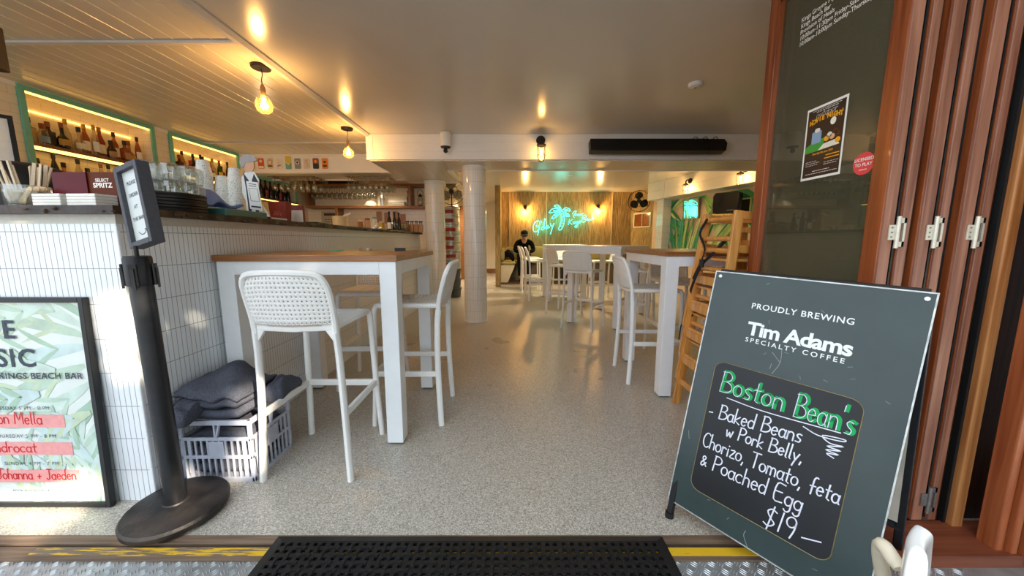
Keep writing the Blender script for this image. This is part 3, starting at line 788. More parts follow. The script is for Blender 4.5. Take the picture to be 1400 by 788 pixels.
# ---------------------------------------------------------------- queue stand with its tilted notice
t = thing('stanchion_post', 'black leaning queue post on a round base at the corner of the bar', 'post', (-1.385, 1.325, .012))
t.rotation_euler = (R(2.0), R(1.0), 0)
M_pole = mat('black_coated_pole', '#18181a', rough=.38, noise=.3, nscale=35, bump=.08, bscale=300)
M_base = mat('scuffed_black_base', '#1f1b1a', rough=.5, noise=.6, nscale=16, bump=.2, bscale=60)
MB().lathe([(.162, 0), (.171, .006), (.173, .026), (.166, .036), (.12, .046), (.045, .054), (.042, .06), (0, .06)], 48).build('base', M_base, t, smooth=True)
MB().lathe([(.034, .05), (.034, 1.0), (.0335, 1.03)], 28).build('pole', M_pole, t, smooth=True)
MB().lathe([(.0385, .955), (.040, .965), (.040, 1.055), (.037, 1.062), (0, 1.062)], 28).build('cassette', M_blackm, t, smooth=True)
for k in range(4):
    a = R(-65 + 90*k)
    T = Matrix.Rotation(a, 4, 'Z')
    c = MB().box(.040, .0475, -.012, .012, .955, 1.035, T).build('belt_clip', M_blackm, t, bev=.002)
    MB().box(.0475, .052, -.0045, .0045, .945, 1.02, T).build('clip_tongue', M_black, c)
MB().lathe([(.007, 1.062), (.007, 1.10)], 10).build('socket', M_blackm, t)
# the notice frame on top: its own leaning block
sg = thing('notice_frame', 'tilted grey framed notice asking to order at the bar, on the queue post', 'sign', (-1.352, 1.318, 1.112), 0)
M_sf = mat('grey_sign_frame', '#46464c', rough=.55, noise=.12, nscale=80, bump=.1, bscale=400)
sg.rotation_euler = Euler((R(-4), R(-13.5), R(-15)), 'XYZ')
w, h, dd = .128, .305, .042
m = MB()
for x0, x1, z0, z1 in ((-w/2, -w/2+.017, 0, h), (w/2-.017, w/2, 0, h), (-w/2+.017, w/2-.017, 0, .02), (-w/2+.017, w/2-.017, h-.02, h)): m.box(x0, x1, -dd/2, dd/2, z0, z1)
m.build('surround', M_sf, sg, bev=.002)
MB().box(-w/2+.017, w/2-.017, -.006, dd/2 - .004, .02, h-.02).build('notice', mat('notice_paper', '#cfd3d0', rough=.35, noise=.04, nscale=12), sg)
T = frame((0, -.0062, 0), (1, 0, 0), (0, 0, 1)); m = MB(T)
for i, sx in enumerate(('PLEASE', 'ORDER', 'AT', 'THE BAR')): MB(T).text(sx, .019, -.007, .233 - i*.045, 0, sx=.82, bold=.02).build('lettering', mat('grey_ink', '#5b6068', rough=.7), sg)
m = MB(T); m.ribbon(catmull([(-.02, .055), (-.005, .043), (.012, .045), (.026, .06)], 5), .003, .0006); m.ribbon([(.026, .06), (.015, .058)], .003, .0006); m.ribbon([(.026, .06), (.027, .049)], .003, .0006)
m.build('arrow', MATS['grey_ink'], sg)

# ---------------------------------------------------------------- rubber mat
t = thing('rubber_mat', 'black perforated rubber anti-fatigue mat across the threshold', 'mat', (-.155, .80, .0015))
M_rub = mat('black_rubber', '#141414', rough=.5, noise=.35, nscale=50, bump=.15, bscale=250)
mw, md = 1.475, .82
def matp(u, v): return (-mw/2 + .035 + u*(mw - .07), -md/2 + .035 + v*(md - .07), .010)
perf(matp, 46, 25, .46, .46).build('perforated_sheet', M_rub, t, solid=.008)
m = MB()
xa, xb, ya, yb = -mw/2, mw/2, -md/2, md/2; iw = .036
for (p, q, r_, s_) in (((xa, ya), (xb, ya), (xb-iw, ya+iw), (xa+iw, ya+iw)), ((xb, ya), (xb, yb), (xb-iw, yb-iw), (xb-iw, ya+iw)), ((xb, yb), (xa, yb), (xa+iw, yb-iw), (xb-iw, yb-iw)), ((xa, yb), (xa, ya), (xa+iw, ya+iw), (xa+iw, yb-iw))):
    m.add([(p[0], p[1], 0), (q[0], q[1], 0), (r_[0], r_[1], .014), (s_[0], s_[1], .014), (r_[0], r_[1], 0), (s_[0], s_[1], 0)], [(0, 1, 2, 3), (3, 2, 4, 5)])
m.build('bevelled_rim', M_rub, t)
m = MB(); px = (mw-.07)/46; py = (md-.07)/25
for i in range(1, 46):
    for j in range(12, 25):
        x = -mw/2 + .035 + i*px; y = -md/2 + .035 + j*py
        if (i + j) % 2:                                        # dog-bone studs, alternating direction
            dx, dy = ((px*.95, 0) if (i // 2 + j) % 2 else (0, py*.95))
            for s in (-1, 1): m.lathe([(.0075, .0), (.0068, .0045), (0, .005)], 7, Matrix.Translation((x + s*dx/2, y + s*dy/2, .0135)))
            m.bar((x - dx/2, y - dy/2, .0155), (x + dx/2, y + dy/2, .0155), .0075, .0045)
m.build('studs', M_rub, t)

# ---------------------------------------------------------------- single-stroke hand lettering
def arc(cx, cy, rx, ry, a0, a1, n=9): return [(cx + rx*math.cos(R(a0 + (a1-a0)*i/n)), cy + ry*math.sin(R(a0 + (a1-a0)*i/n))) for i in range(n+1)]
GL = {
 'A': (.62, [[(0, 0), (.3, 1), (.6, 0)], [(.1, .38), (.5, .38)]]),
 'B': (.62, [[(.06, 1), (.03, 0)], [(0, .95)] + arc(.2, .76, .3, .23, 80, -80) + [(.05, .52)] + arc(.2, .27, .4, .26, 85, -90) + [(.02, .02)]]),
 'C': (.55, [arc(.32, .5, .32, .5, 50, 310)]),
 'E': (.58, [[(.5, 1), (.04, .96), (.02, .03), (.52, 0)], [(.03, .52), (.42, .55)]]),
 'F': (.5, [[(.5, 1), (.04, .96), (.0, 0)], [(.03, .52), (.4, .55)]]),
 'G': (.66, [arc(.33, .5, .33, .5, 45, 300) + [(.58, .42), (.36, .42)], [(.58, .42), (.55, -.25)]]),
 'J': (.5, [[(.1, 1), (.55, 1)], [(.36, 1), (.34, .2)] + arc(.18, .2, .16, .2, 0, -160)]),
 'K': (.58, [[(.04, 1), (0, 0)], [(.5, .95), (.04, .42), (.55, 0)]]),
 'M': (.8, [[(0, 0), (.12, 1), (.38, .3), (.66, 1), (.74, 0)]]),
 'P': (.55, [[(.05, .95), (.02, 0)], [(0, .96)] + arc(.2, .72, .32, .25, 80, -90) + [(.03, .46)]]),
 'T': (.6, [[(0, .98), (.6, 1)], [(.3, 1), (.27, 0)]]),
 'a': (.46, [arc(.2, .25, .2, .25, 40, 330), [(.4, .5), (.37, .12), (.44, 0)]]),
 'b': (.46, [[(.03, 1), (.02, .02)], arc(.2, .25, .2, .25, 170, -170)]),
 'c': (.42, [arc(.22, .25, .22, .25, 50, 310)]),
 'd': (.48, [arc(.2, .25, .2, .25, 40, 330), [(.42, 1), (.4, 0)]]),
 'e': (.44, [[(.02, .26), (.36, .30)] + arc(.2, .26, .18, .25, 20, 320)]),
 'f': (.36, [arc(.3, .72, .15, .26, 60, 180) + [(.13, -.05)], [(0, .42), (.34, .46)]]),
 'g': (.46, [arc(.2, .25, .2, .25, 40, 330), [(.4, .5), (.38, -.15)] + arc(.2, -.15, .18, .2, 0, -150)]),
 'h': (.46, [[(.03, 1), (.02, 0)], [(.02, .25)] + arc(.2, .3, .18, .2, 150, 0) + [(.39, 0)]]),
 'i': (.2, [[(.06, .5), (.07, 0)], [(.07, .68), (.09, .72)]]),
 'k': (.44, [[(.03, 1), (.02, 0)], [(.36, .5), (.03, .22), (.4, 0)]]),
 'l': (.2, [[(.07, 1), (.05, .05), (.14, 0)]]),
 'm': (.68, [[(.02, .5), (.02, 0)], [(.02, .28)] + arc(.16, .3, .14, .2, 150, 0) + [(.3, 0)], [(.3, .28)] + arc(.45, .3, .15, .2, 150, 0) + [(.61, 0)]]),
 'n': (.46, [[(.02, .5), (.02, 0)], [(.02, .25)] + arc(.2, .3, .18, .2, 150, 0) + [(.39, 0)]]),
 'o': (.46, [arc(.21, .25, .21, .25, 80, 450)]),
 'p': (.46, [[(.02, .5), (.0, -.4)], arc(.2, .25, .2, .25, 170, -170)]),
 'r': (.36, [[(.02, .5), (.03, 0)], [(.03, .25)] + arc(.2, .28, .17, .2, 150, 40)]),
 's': (.38, [[(.33, .45), (.17, .5), (.05, .4), (.15, .27), (.3, .18), (.25, .02), (.02, .03)]]),
 't': (.34, [[(.15, .85), (.13, .06), (.28, .0)], [(0, .52), (.32, .55)]]),
 'u': (.46, [[(.02, .5), (.04, .12), (.18, 0), (.34, .12), (.38, .5)], [(.38, .5), (.40, 0)]]),
 'w': (.6, [[(0, .5), (.12, 0), (.27, .4), (.4, 0), (.54, .5)]]),
 'y': (.46, [[(.02, .5), (.2, .03)], [(.42, .5), (.2, .03), (.08, -.38)]]),
 'z': (.4, [[(.02, .48), (.36, .5), (.02, .02), (.4, 0)]]),
 '1': (.22, [[(.1, 1), (.06, 0)]]),
 '9': (.5, [arc(.2, .72, .2, .25, 20, 380) + [(.38, .4), (.28, -.05)]]),
 '$': (.56, [[(.46, .85), (.24, .95), (.06, .78), (.24, .5), (.46, .28), (.24, .06), (.0, .16)], [(.3, 1.12), (.2, -.12)]]),
 '&': (.5, [[(.45, .05), (.1, .5), (.2, .68), (.32, .55), (.05, .2), (.14, .02), (.4, .3)]]),
 ',': (.2, [[(.08, .04), (.02, -.18)]]), "'": (.14, [[(.05, 1.02), (.03, .78)]]), '-': (.4, [[(.02, .3), (.3, .32)]]), '+': (.5, [[(.05, .3), (.42, .32)], [(.24, .5), (.22, .1)]]), ' ': (.32, []), '.': (.2, [[(.05, .02), (.07, .05)]]),
}
def script_strokes(txt, size, x0, y0, width=None, slope=0, sx=1.0, gap=.07, jit=.02, seed=1, slant=0):
    """list of 2d strokes; fitted to width when given"""
    q = random.Random(seed); adv = sum(GL[c][0] + gap for c in txt)
    k = (width / (adv * size)) if width else sx
    out = []; x = 0
    for c in txt:
        w, st = GL[c]; dy = q.uniform(-jit, jit)
        for s_ in st:
            pts = catmull(s_, 3) if len(s_) > 3 else [Vector((*p, 0)) if len(p) == 2 else Vector(p) for p in s_]
            o = []
            for p in pts:
                px = (x + p[0] + slant*p[1]) * size * k; o.append((x0 + px, y0 + (p[1] + dy) * size + slope * px))
            out.append(o)
        x += w + gap
    return out

# ---------------------------------------------------------------- A-frame sandwich board
bx, by, yaw, lean, pw, ph, roll = .6565, 1.3257, -.8846, .2134, .575, .957, -.0428
nrm = Vector((math.sin(yaw), -math.cos(yaw), 0)); dv = Vector((math.cos(yaw), math.sin(yaw), 0))
upv = Vector((0, 0, 1)) * math.cos(lean) - nrm * math.sin(lean)
d2 = dv * math.cos(roll) + upv * math.sin(roll); u2 = upv * math.cos(roll) - dv * math.sin(roll)
base = Vector((bx, by, .07))
t = thing('sandwich_board', 'dark green A-frame coffee board with a handwritten chalk special', 'sign', (bx, by, 0))
IT = Matrix.Translation((-bx, -by, 0))
P = IT @ frame(base, d2, u2)
M_green = mat('board_green', '#33403f', rough=.27, noise=.12, nscale=6, bump=.03, bscale=25)
M_chalk = mat('blackboard', '#0f1013', rough=.4, noise=.5, nscale=7)
M_ink = mat('white_vinyl', '#eceeec', rough=.5, noise=.02)
pan = MB(P).box(0, pw, 0, ph, -.004, 0)
m = MB(P)
for x0, x1, y0, y1 in ((-.004, 0, -.004, ph+.004), (pw, pw+.004, -.004, ph+.004), (0, pw, -.004, 0), (0, pw, ph, ph+.004)): m.box(x0, x1, y0, y1, -.006, .001)
m.build('panel_edge', mat('worn_aluminium', '#b9bab6', rough=.4, metal=.6, noise=.3), t)
def rrect(x0, x1, y0, y1, r, n=6):
    o = []
    for cx, cy, a in ((x1-r, y1-r, 0), (x0+r, y1-r, 90), (x0+r, y0+r, 180), (x1-r, y0+r, 270)):
        o += [(cx + r*math.cos(R(a + 90*i/n)), cy + r*math.sin(R(a + 90*i/n))) for i in range(n+1)]
    return o
ins = MB(P).prism(rrect(.066, .487, .092, .608, .035), 0, .0012).build('blackboard_panel', M_chalk, t)
MB(P).tube([(x, y, .0012) for x, y in rrect(.066, .487, .092, .608, .035)], .0011, 5, closed=True).build('blackboard_rim', mat('gold_rim', '#9a8a5c', rough=.4, metal=.5), ins)
MB(P).text('PROUDLY BREWING', .0292, .284, .8335, 0, sx=.96, space=1.12, bold=.012).build('lettering', M_ink, t)
MB(P).text('Tim Adams', .068, .2905, .7352, 0, sx=.98, space=.93, bold=.03).build('lettering', M_ink, t)
MB(P).text('SPECIALTY COFFEE', .0232, .2838, .7075, 0, sx=1.02, space=1.42, bold=.012).build('lettering', M_ink, t)
zz = .0018; M_wc = mat('white_chalk', '#e6e6f2', rough=.9, noise=.1); M_gc = mat('green_chalk', '#1fa35a', rough=.8, noise=.1)
for args in (("- Baked Beans", .056, .078, .388, .288, .11), ("w Pork Belly,", .050, .150, .340, .230, .08), ("Chorizo, Tomato, feta", .056, .080, .268, .402, .03), ("& Poached Egg", .060, .086, .193, .318, .04), ("$19", .068, .312, .103, .092, .1)):
    tx, sz, x0, y0, wd, sl = args; m = MB(P)
    for s_ in script_strokes(tx, sz, x0, y0, wd, sl, seed=len(tx), slant=.06): m.ribbon(s_, .0042, zz)
    if tx == '$19': m.ribbon([(.4146, .1295), (.4597, .146)], .004, zz)
    m.build('chalk_line', M_wc, ins)
MB(P).ribbon(catmull([(.128, .480), (.25, .478), (.4486, .494)], 6), .0032, zz).build('underline', M_wc, ins)
MB(P).ribbon(catmull([(.36, .474), (.40, .463), (.455, .470), (.46, .478), (.41, .468), (.43, .452), (.462, .456), (.425, .440), (.458, .440), (.424, .428), (.455, .426), (.428, .418), (.446, .411)], 4), .0034, zz).build('chalk_scribble', M_wc, ins)
for tx, x0, wd in (("Boston", .103, .205), ("Bean's", .333, .150)):
    m = MB(P)
    for s_ in script_strokes(tx, .082, x0, .4985, wd, .02, seed=3, slant=.04):
        m.mi = 0; m.ribbon(s_, .0095, .0016); m.mi = 1; m.ribbon([(p[0] - .0055, p[1] - .003) for p in s_], .0022, .0022)
    m.build('green_heading', [M_gc, M_wc], ins)
m = pan; m.mi = 1; q = random.Random(5)                                # scratches in the green paint
for pts in ([(.26, .712), (.263, .66), (.247, .615)], [(.235, .69), (.262, .662)], [(.27, .05), (.268, .03), (.285, .0)], [(.02, .3), (.028, .27)], [(.24, .65), (.238, .63)]): m.ribbon(catmull(pts, 4), .0016, .0004)
for _ in range(16):
    x, y = q.uniform(.02, .55), q.choice((q.uniform(.62, .94), q.uniform(.01, .085))); a = q.uniform(0, 3); m.ribbon([(x, y), (x + .012*math.cos(a), y + .012*math.sin(a))], .0009, .0004)
m.build('front_panel', [M_green, mat('scratch', '#8f9890', rough=.7)], t)
m = MB(P)
for x, y in ((.016, ph - .016), (pw - .016, ph - .016), (.012, .02)): m.lathe([(.007, 0), (.006, .0015), (0, .002)], 12, Matrix.Translation((x, y, 0)))
m.build('rivets', mat('rivet', '#c9c9c6', rough=.35, metal=.7), t, smooth=True)
# tubular frame: front legs under the panel, rear frame and white rear panel
top_l = base + u2*ph; top_r = top_l + d2*pw
m = MB(IT); back = -nrm
for s_, x in ((0, .012), (1, pw - .012)):
    a = base + d2*x; ft = Vector((a.x, a.y, 0)) + nrm * .012
    ft.z = .004; lg = MB(IT).bar(a + u2*.12 - Vector(nrm)*.014, ft, .022, .022).build('leg', M_blackm, t, bev=.003)
    MB(IT).lathe([(.017, 0), (.016, .022)], 12, Matrix.Translation((ft.x, ft.y, .001))).build('foot_cap', M_black, lg)
    tp = top_l + d2*x + back*.02
    rf = Vector((tp.x, tp.y, 0)) + back * .235; rf.z = .004
    if x > .1: rf = Vector((1.397, 1.131, .004))
    lr = MB(IT).bar(tp, rf, .024, .024).build('leg', M_blackm, t, bev=.003)
    MB(IT).lathe([(.018, 0), (.017, .024)], 12, Matrix.Translation((rf.x, rf.y, .001))).build('foot_cap', M_black, lr)
    if s_ == 0: r0, tl0 = rf, tp
    else: r1, tr0 = rf, tp
MB(IT).bar(tl0, tr0, .03, .02).build('hinge_bar', M_blackm, t)
MB(IT).bar(r0 + (tl0 - r0)*.13, r1 + (tr0 - r1)*.13, .022, .022).build('cross_bar', M_blackm, t)
q0 = r0 + (tl0-r0)*.15; q1 = r1 + (tr0-r1)*.15; q2 = r1 + (tr0-r1)*.96; q3 = r0 + (tl0-r0)*.96
off = nrm * .008
m = MB(IT); m.add([tuple(a + o) for o in (Vector((0, 0, 0)), nrm*.004) for a in (q0 + off, q1 + off, q2 + off, q3 + off)], [(0, 1, 2, 3), (7, 6, 5, 4), (0, 4, 5, 1), (1, 5, 6, 2), (2, 6, 7, 3), (3, 7, 4, 0)])
m.build('rear_panel', mat('dirty_white_panel', '#cfc6b6', rough=.6, noise=.2, nscale=7), t)

# ---------------------------------------------------------------- framed music notice leaning on the bar
fx0, fx1, zb, ztp, ybot, ytop = -2.36, -1.70, .004, .905, 1.366, 1.385
T0 = frame((fx0, ybot, zb), (1, 0, 0), (0, ytop - ybot, ztp - zb))
t = thing('framed_notice', 'black framed leafy live music notice leaning on the white bar tiles', 'poster', (-2.04, ybot, zb))
T = Matrix.Translation((2.04, -ybot, -zb)) @ T0; fw, fh = fx1 - fx0, math.hypot(ytop - ybot, ztp - zb); b = .020
m = MB(T)
for x0, x1, y0, y1 in ((0, b, 0, fh), (fw-b, fw, 0, fh), (b, fw-b, 0, b), (b, fw-b, fh-b, fh)): m.box(x0, x1, y0, y1, -.012, .012)
m.build('frame', M_black, t, bev=.002)
MB(T).box(b, fw-b, b, fh-b, -.010, .0).build('print', mat('poster_paper', '#e3e9e2', rough=.3, noise=.05, nscale=8, coat=.5), t)
def leafblade(mb, x, y, ang, L, w, z, curl=0, n=8):
    lft, rgt = [], []
    px, py, a = x, y, ang
    for i in range(n + 1):
        f = i / n; ww = w * math.sin(math.pi * min(1, f*.93 + .07)) ** .8
        lft.append((px - math.sin(a)*ww, py + math.cos(a)*ww, z)); rgt.append((px + math.sin(a)*ww, py - math.cos(a)*ww, z))
        px += math.cos(a)*L/n; py += math.sin(a)*L/n; a += curl/n
    k = len(lft)
    mb.add(lft + rgt, [(i, k+i, k+i+1, i+1) for i in range(n)])
def clip_to(mb, x0, x1, y0, y1, T):
    I = T.inverted()
    for i, p in enumerate(mb.v):
        l_ = I @ p; l_.x = min(max(l_.x, x0), x1); l_.y = min(max(l_.y, y0), y1); mb.v[i] = T @ l_
q = random.Random(11); m = MB(T)
lm = [mat('pale_leaf_%s' % c, h, rough=.3, coat=.5, noise=.15, nscale=12) for c, h in (('mint', '#cddfd2'), ('sage', '#b9d0bb'), ('moss', '#c6d6b4'), ('sea', '#c6dad7'), ('fern', '#a5c3ab'))]
zl = .0002
for (x, y, a, L, w, k) in ((.64, .78, 150, .5, .03, 0), (.66, .74, 165, .5, .025, 1), (.66, .70, 185, .55, .03, 3), (.65, .82, 140, .4, .028, 4), (.5, .88, 200, .4, .035, 0), (.62, .62, 200, .45, .03, 1), (.64, .55, 215, .5, .03, 0), (.66, .48, 225, .4, .035, 4),
                           (.66, .36, 235, .35, .03, 1), (.64, .30, 245, .3, .025, 0), (.45, .0, 100, .35, .03, 2), (.52, .0, 80, .4, .035, 0), (.60, .02, 95, .3, .03, 4), (.40, .02, 120, .3, .03, 3), (.56, .02, 60, .3, .028, 2), (.36, .0, 130, .3, .03, 2), (.6, .2, 130, .3, .03, 3), (.62, .42, 200, .3, .03, 2), (.42, .5, 190, .3, .04, 3), (.5, .6, 170, .35, .03, 0)):
    m.mi = k; leafblade(m, x, y, R(a), L, w, zl, q.uniform(-.7, .7)); zl += .00008
    for s in (-1, 1):
        for f in (.25, .45, .65): m.mi = (k + 1) % 5; leafblade(m, x + math.cos(R(a))*L*f, y + math.sin(R(a))*L*f, R(a + s*28), L*.35, w*.35, zl, s*.3, 5)
    zl += .00008
clip_to(m, b, fw-b, b, fh-b, T); m.build('leaf_artwork', lm, t)
zt = .0045
T2 = T
M_tape = mat('red_tape', '#f0a09c', rough=.5, noise=.08, coat=.3); M_navy = mat('navy_print', '#2c3848', rough=.5); M_marker = mat('red_marker', '#d2232a', rough=.6)
def tx_(px_x, y=.4): return (px_x - 698) / 480 * (1.375*.991 + (1.13 - y)*.134) - fx0     # where along the notice
for x1, y in ((92, .355), (104, .234), (114, .110)): MB(T).box(.02, tx_(x1, y), y, y + .055, .0036, .0040).build('tape_strip', M_tape, t)
MB(T).text('LIVE', .105, tx_(21, .735), .735, zt, 'RIGHT', space=1.15, bold=.018).build('lettering', M_navy, t)
MB(T).text('MUSIC', .105, tx_(51, .617), .617, zt, 'RIGHT', space=1.15, bold=.018).build('lettering', M_navy, t)
MB(T).text('AT KINGS BEACH BAR', .036, tx_(114, .565), .565, zt, 'RIGHT', space=1.15, bold=.02).build('lettering', M_navy, t)
MB(T).text('WEDNESDAY 5 PM - 8 PM', .021, tx_(70, .432), .432, zt, 'RIGHT', space=1.2).build('lettering', M_navy, t)
MB(T).text('THURSDAY 5 PM - 8 PM', .021, tx_(80, .310), .310, zt, 'RIGHT', space=1.2).build('lettering', M_navy, t)
MB(T).text('SUNDAY 4 PM - 7 PM', .021, tx_(85, .188), .188, zt, 'RIGHT', space=1.2).build('lettering', M_navy, t)
MB(T).text('BOOKINGS ESSENTIAL', .014, tx_(76, .068), .068, zt, 'RIGHT', space=1.2).build('lettering', M_navy, t)
for tx, sz, x1, y, wd in (('on Mella', .052, 62, .372, .188), ('ndrocat', .046, 56, .248, .178), ('Johanna + Jaeden', .046, 110, .126, .335)):
    m = MB(T)
    for s_ in script_strokes(tx, sz, tx_(x1, y) - wd, y, wd, -.015, seed=len(tx)): m.ribbon(s_, .0048, zt)
    m.build('handwriting', M_marker, t)

# ---------------------------------------------------------------- things stuck on the nearest folding door's glass (its street-left face)
gx = 1.302 + .042*.42 - .0006
def on_glass(y, z, tilt=0): return frame((gx, y, z), (0, -math.cos(tilt), math.sin(tilt)), (0, math.sin(tilt), math.cos(tilt)))
t = thing('movie_night_poster', 'small dark movie night poster with white border taped to the door glass', 'poster', (gx, 1.648, 1.395))
T = Matrix.Translation((-gx, -1.648, -1.395)) @ on_glass(1.648, 1.395); w, h = .192, .304
MB(T).box(0, w, 0, h, -.0004, .0).build('paper', M_paper, t)
nsp = MB(T).box(.008, w-.008, .010, h-.010, .0, .0003)
m = MB(T); cols = [mat('print_' + k, c, rough=.4) for k, c in (('hill', '#3f9a3c'), ('cloth', '#e8e2cf'), ('orange', '#f0a91c'), ('blue', '#8aa6c4'), ('moon', '#f3efdf'), ('brown', '#4c2a14'), ('skin', '#e9b48a'))]
def el(nm, c, mb): mb.build(nm, cols[c], t)
el('green_hill', 0, MB(T).add([(.008, .115, .0005), (.10, .118, .0005), (.10, .165, .0005), (.05, .16, .0005), (.008, .14, .0005)], [(0, 1, 2, 3, 4)]))
el('picnic_cloth', 1, MB(T).add([(.075, .118, .0006), (.175, .122, .0006), (.16, .145, .0006), (.1, .14, .0006)], [(0, 1, 2, 3)]))
el('screen', 3, MB(T).prism(rrect(.038, .085, .15, .20, .006), .0004, .0007)); el('cloud', 1, MB(T).prism(rrect(.050, .076, .195, .212, .008), .0005, .0008))
el('moon', 4, MB(T).prism([(.135 + .013*math.cos(a*.35), .222 + .015*math.sin(a*.35)) for a in range(18)], .0004, .0006))
for cxx, cyy, c in ((.112, .158, 2), (.138, .160, 6), (.16, .166, 5), (.165, .14, 2), (.125, .17, 1), (.15, .178, 5)): el('spot', c, MB(T).prism([(cxx + .012*math.cos(a*.45), cyy + .011*math.sin(a*.45)) for a in range(14)], .0006, .0009))
for x in (.03, .1, .172): el('star', 2, MB(T).prism([(x + .003*math.cos(a*1.26), .255 + (.003 if a % 2 else .0015)*math.sin(a*1.26)) for a in range(5)], .0004, .0006))
m = MB(T)
for i, c in enumerate('MOVIE NIGHT'):
    xx = .028 + i*.0142; m.text(c, .026, xx, .232 + .010*math.sin(math.pi*i/10), .0008, bold=.05, sx=.9)
m.build('title_lettering', MATS['print_orange'], t); m = MB(T)
m.text('Saturday 8th June 2024', .0105, .1, .103, .0008, bold=.02)
m.build('date_lettering', MATS['print_orange'], t); m = MB(T)
for y, x0, x1 in ((.090, .118, .178), (.078, .112, .178)): m.ribbon([(x0, y), (x1, y)], .0036, .0008)
m.build('orange_lines', MATS['print_orange'], t)
m = MB(T)
for s_ in script_strokes('outdoor', .026, .050, .257, .10, .03, slant=.15): m.ribbon(s_, .0012, .0008)
m.build('script_lettering', M_paper, t); m = nsp; m.mi = 1
for y, x0, x1, w_ in ((.288, .03, .165, .002), (.281, .05, .15, .002), (.076, .02, .075, .0016), (.068, .02, .09, .0016), (.060, .02, .08, .0016), (.062, .112, .178, .0016), (.054, .112, .17, .0016), (.034, .06, .14, .0024), (.024, .025, .175, .002)):
    x = x0
    while x < x1: d_ = q.uniform(.006, .014); m.ribbon([(x, y), (min(x + d_, x1), y)], w_, .0008); x += d_ + .004
m.build('night_sky_print', [mat('night_print', '#241512', rough=.35, noise=.2, coat=.3), M_paper], t)

t = thing('round_sticker', 'round red sticker beside the movie poster on the door glass', 'sticker', (gx, 1.362, 1.415))
T = Matrix.Translation((-gx, -1.362, -1.415)) @ on_glass(1.362, 1.415)
MB(T).prism([(.041*math.cos(a*.1745), .041*math.sin(a*.1745)) for a in range(36)], -.0002, .0002).build('disc', mat('sticker_red', '#e0474a', rough=.4), t)
for tx, sz, y in (('LICENSED', .0165, .010), ('TO PLAY', .0165, -.009), ('onemusic', .008, -.024)): MB(T).text(tx, sz, 0, y, .0004, bold=.02).build('lettering', M_paper, t)

t = thing('window_lettering', 'white lines of licence lettering high on the door glass', 'lettering', (gx, 1.738, 2.0))
T = Matrix.Translation((-gx, -1.738, -2.0)) @ on_glass(1.738, 2.0); m = MB(T)
for i, s_ in enumerate(('Kings Groyne Pty Ltd', 'Kings Beach Bar', 'Provision of Meals', '10:00am-11:30pm Friday-Saturday', '10:00am-10:00pm Sunday-Thursday')):
    MB(T).text(s_, .0262, 0, .107 - i*.0255, .0003, 'LEFT', bold=.008, sx=.88).build('lettering', M_paper, t)

# ---------------------------------------------------------------- white moulded chair by the viewer
t = thing('moulded_chair', 'glossy white moulded chair back edge in the bottom right corner', 'chair', (.582 + .6*.25*.95, .45 - .8*.25*.95, -.012)); t.scale = (.95, .95, 1.005)
M_gloss = mat('glossy_white_shell', '#f0efec', rough=.15, noise=.02, coat=.4)
rows = [(.44, .05, .20, .19), (.42, -.10, .20, .20), (.43, -.19, .19, .20), (.49, -.235, .17, .18), (.56, -.244, .14, .16), (.63, -.248, .11, .14), (.69, -.25, .075, .10), (.722, -.25, .03, .04)]
vs = []; fs = []; n = 12
for z, y, w, _ in [(.425, .2, .19, 0)] + rows:
    for i in range(n + 1):
        u_ = i/n*2-1; vs.append((u_*w, y + .006*u_*u_*(1 if z > .48 else 0), z + (.02*u_*u_ if z < .5 else 0)))
for j in range(len(rows)):
    for i in range(n): a = j*(n+1)+i; fs.append((a, a+1, a+n+2, a+n+1))
t.rotation_euler = (0, 0, R(217))
m = MB(); m.add(vs, fs); m.build('shell', M_gloss, t, smooth=True, solid=.022, sub=2, auto=0)
MB().tube(catmull([(-.02, -.262, .645), (-.045, -.285, .655), (-.08, -.285, .60), (-.12, -.26, .48)], 4), [.008] + [.011]*11 + [.010], 10).build('rear_rib', mat('cream_shell', '#e0d6bd', rough=.3), t, smooth=True)
for sx in (-1, 1):
    for sy in (-1, 1): MB().tube([(sx*.16, sy*.13, .43), (sx*.21, sy*.2, 0)], [.016, .012], 10).build('leg', M_gloss, t, smooth=True)

# ================================================================== ON THE BAR
def xy_at(px, Y): return (px - 698) / 480 * Y      # rough: photo column -> x at depth Y (near eye level)
M_wrap = mat('kraft_wrap', '#d9c3a5', rough=.8, noise=.08, nscale=90)
M_stick = mat('birch_wood', '#d8b98a', rough=.7, noise=.1, nscale=60, stretch=(1, 1, .1))
# glass jar of wrapped cutlery at the far left
def tumbler_mesh(r0, r1, h, wall=.003, seg=20):
    return MB().lathe([(0, .004), (r0 - wall, .006), (r1 - wall, h), (r1, h), (r0, 0), (0, 0)][::-1], seg)
jx, jy = -2.10, 1.57
t = thing('cutlery_jar', 'clear glass jar holding paper-wrapped cutlery at the left end of the bar', 'jar', (jx, jy, ZT))
MB().lathe([(0, 0), (.062, 0), (.066, .01), (.068, .10), (.065, .10), (.060, .012), (0, .010)], 28).build('jar', M_tumbler, t, smooth=True)
q = random.Random(3); proto = None
for i in range(15):
    a = i*2.4; rr = .012 + .038*math.sqrt(i/15)
    if proto is None:
        m = MB(); m.cbox((0, 0, .09), (.012, .004, .18)).cbox((0, .0025, .13), (.007, .002, .10)); proto = m.build('wrapped_cutlery', M_wrap, bev=.0008); o = proto
    else: o = proto.copy(); COL.objects.link(o)
    o.location = (jx + rr*math.cos(a), jy + rr*math.sin(a), ZT + .014 + (i % 3)*.002)
    o.rotation_euler = (R(-10)*math.sin(a) + R(q.uniform(-4, 4)), R(12)*math.cos(a) + R(q.uniform(-4, 4)), q.uniform(-.6, .6))
    tag(o, 'paper-wrapped wooden cutlery set standing in the glass jar at the left end of the bar', 'cutlery', 'wrapped cutlery in the glass jar')
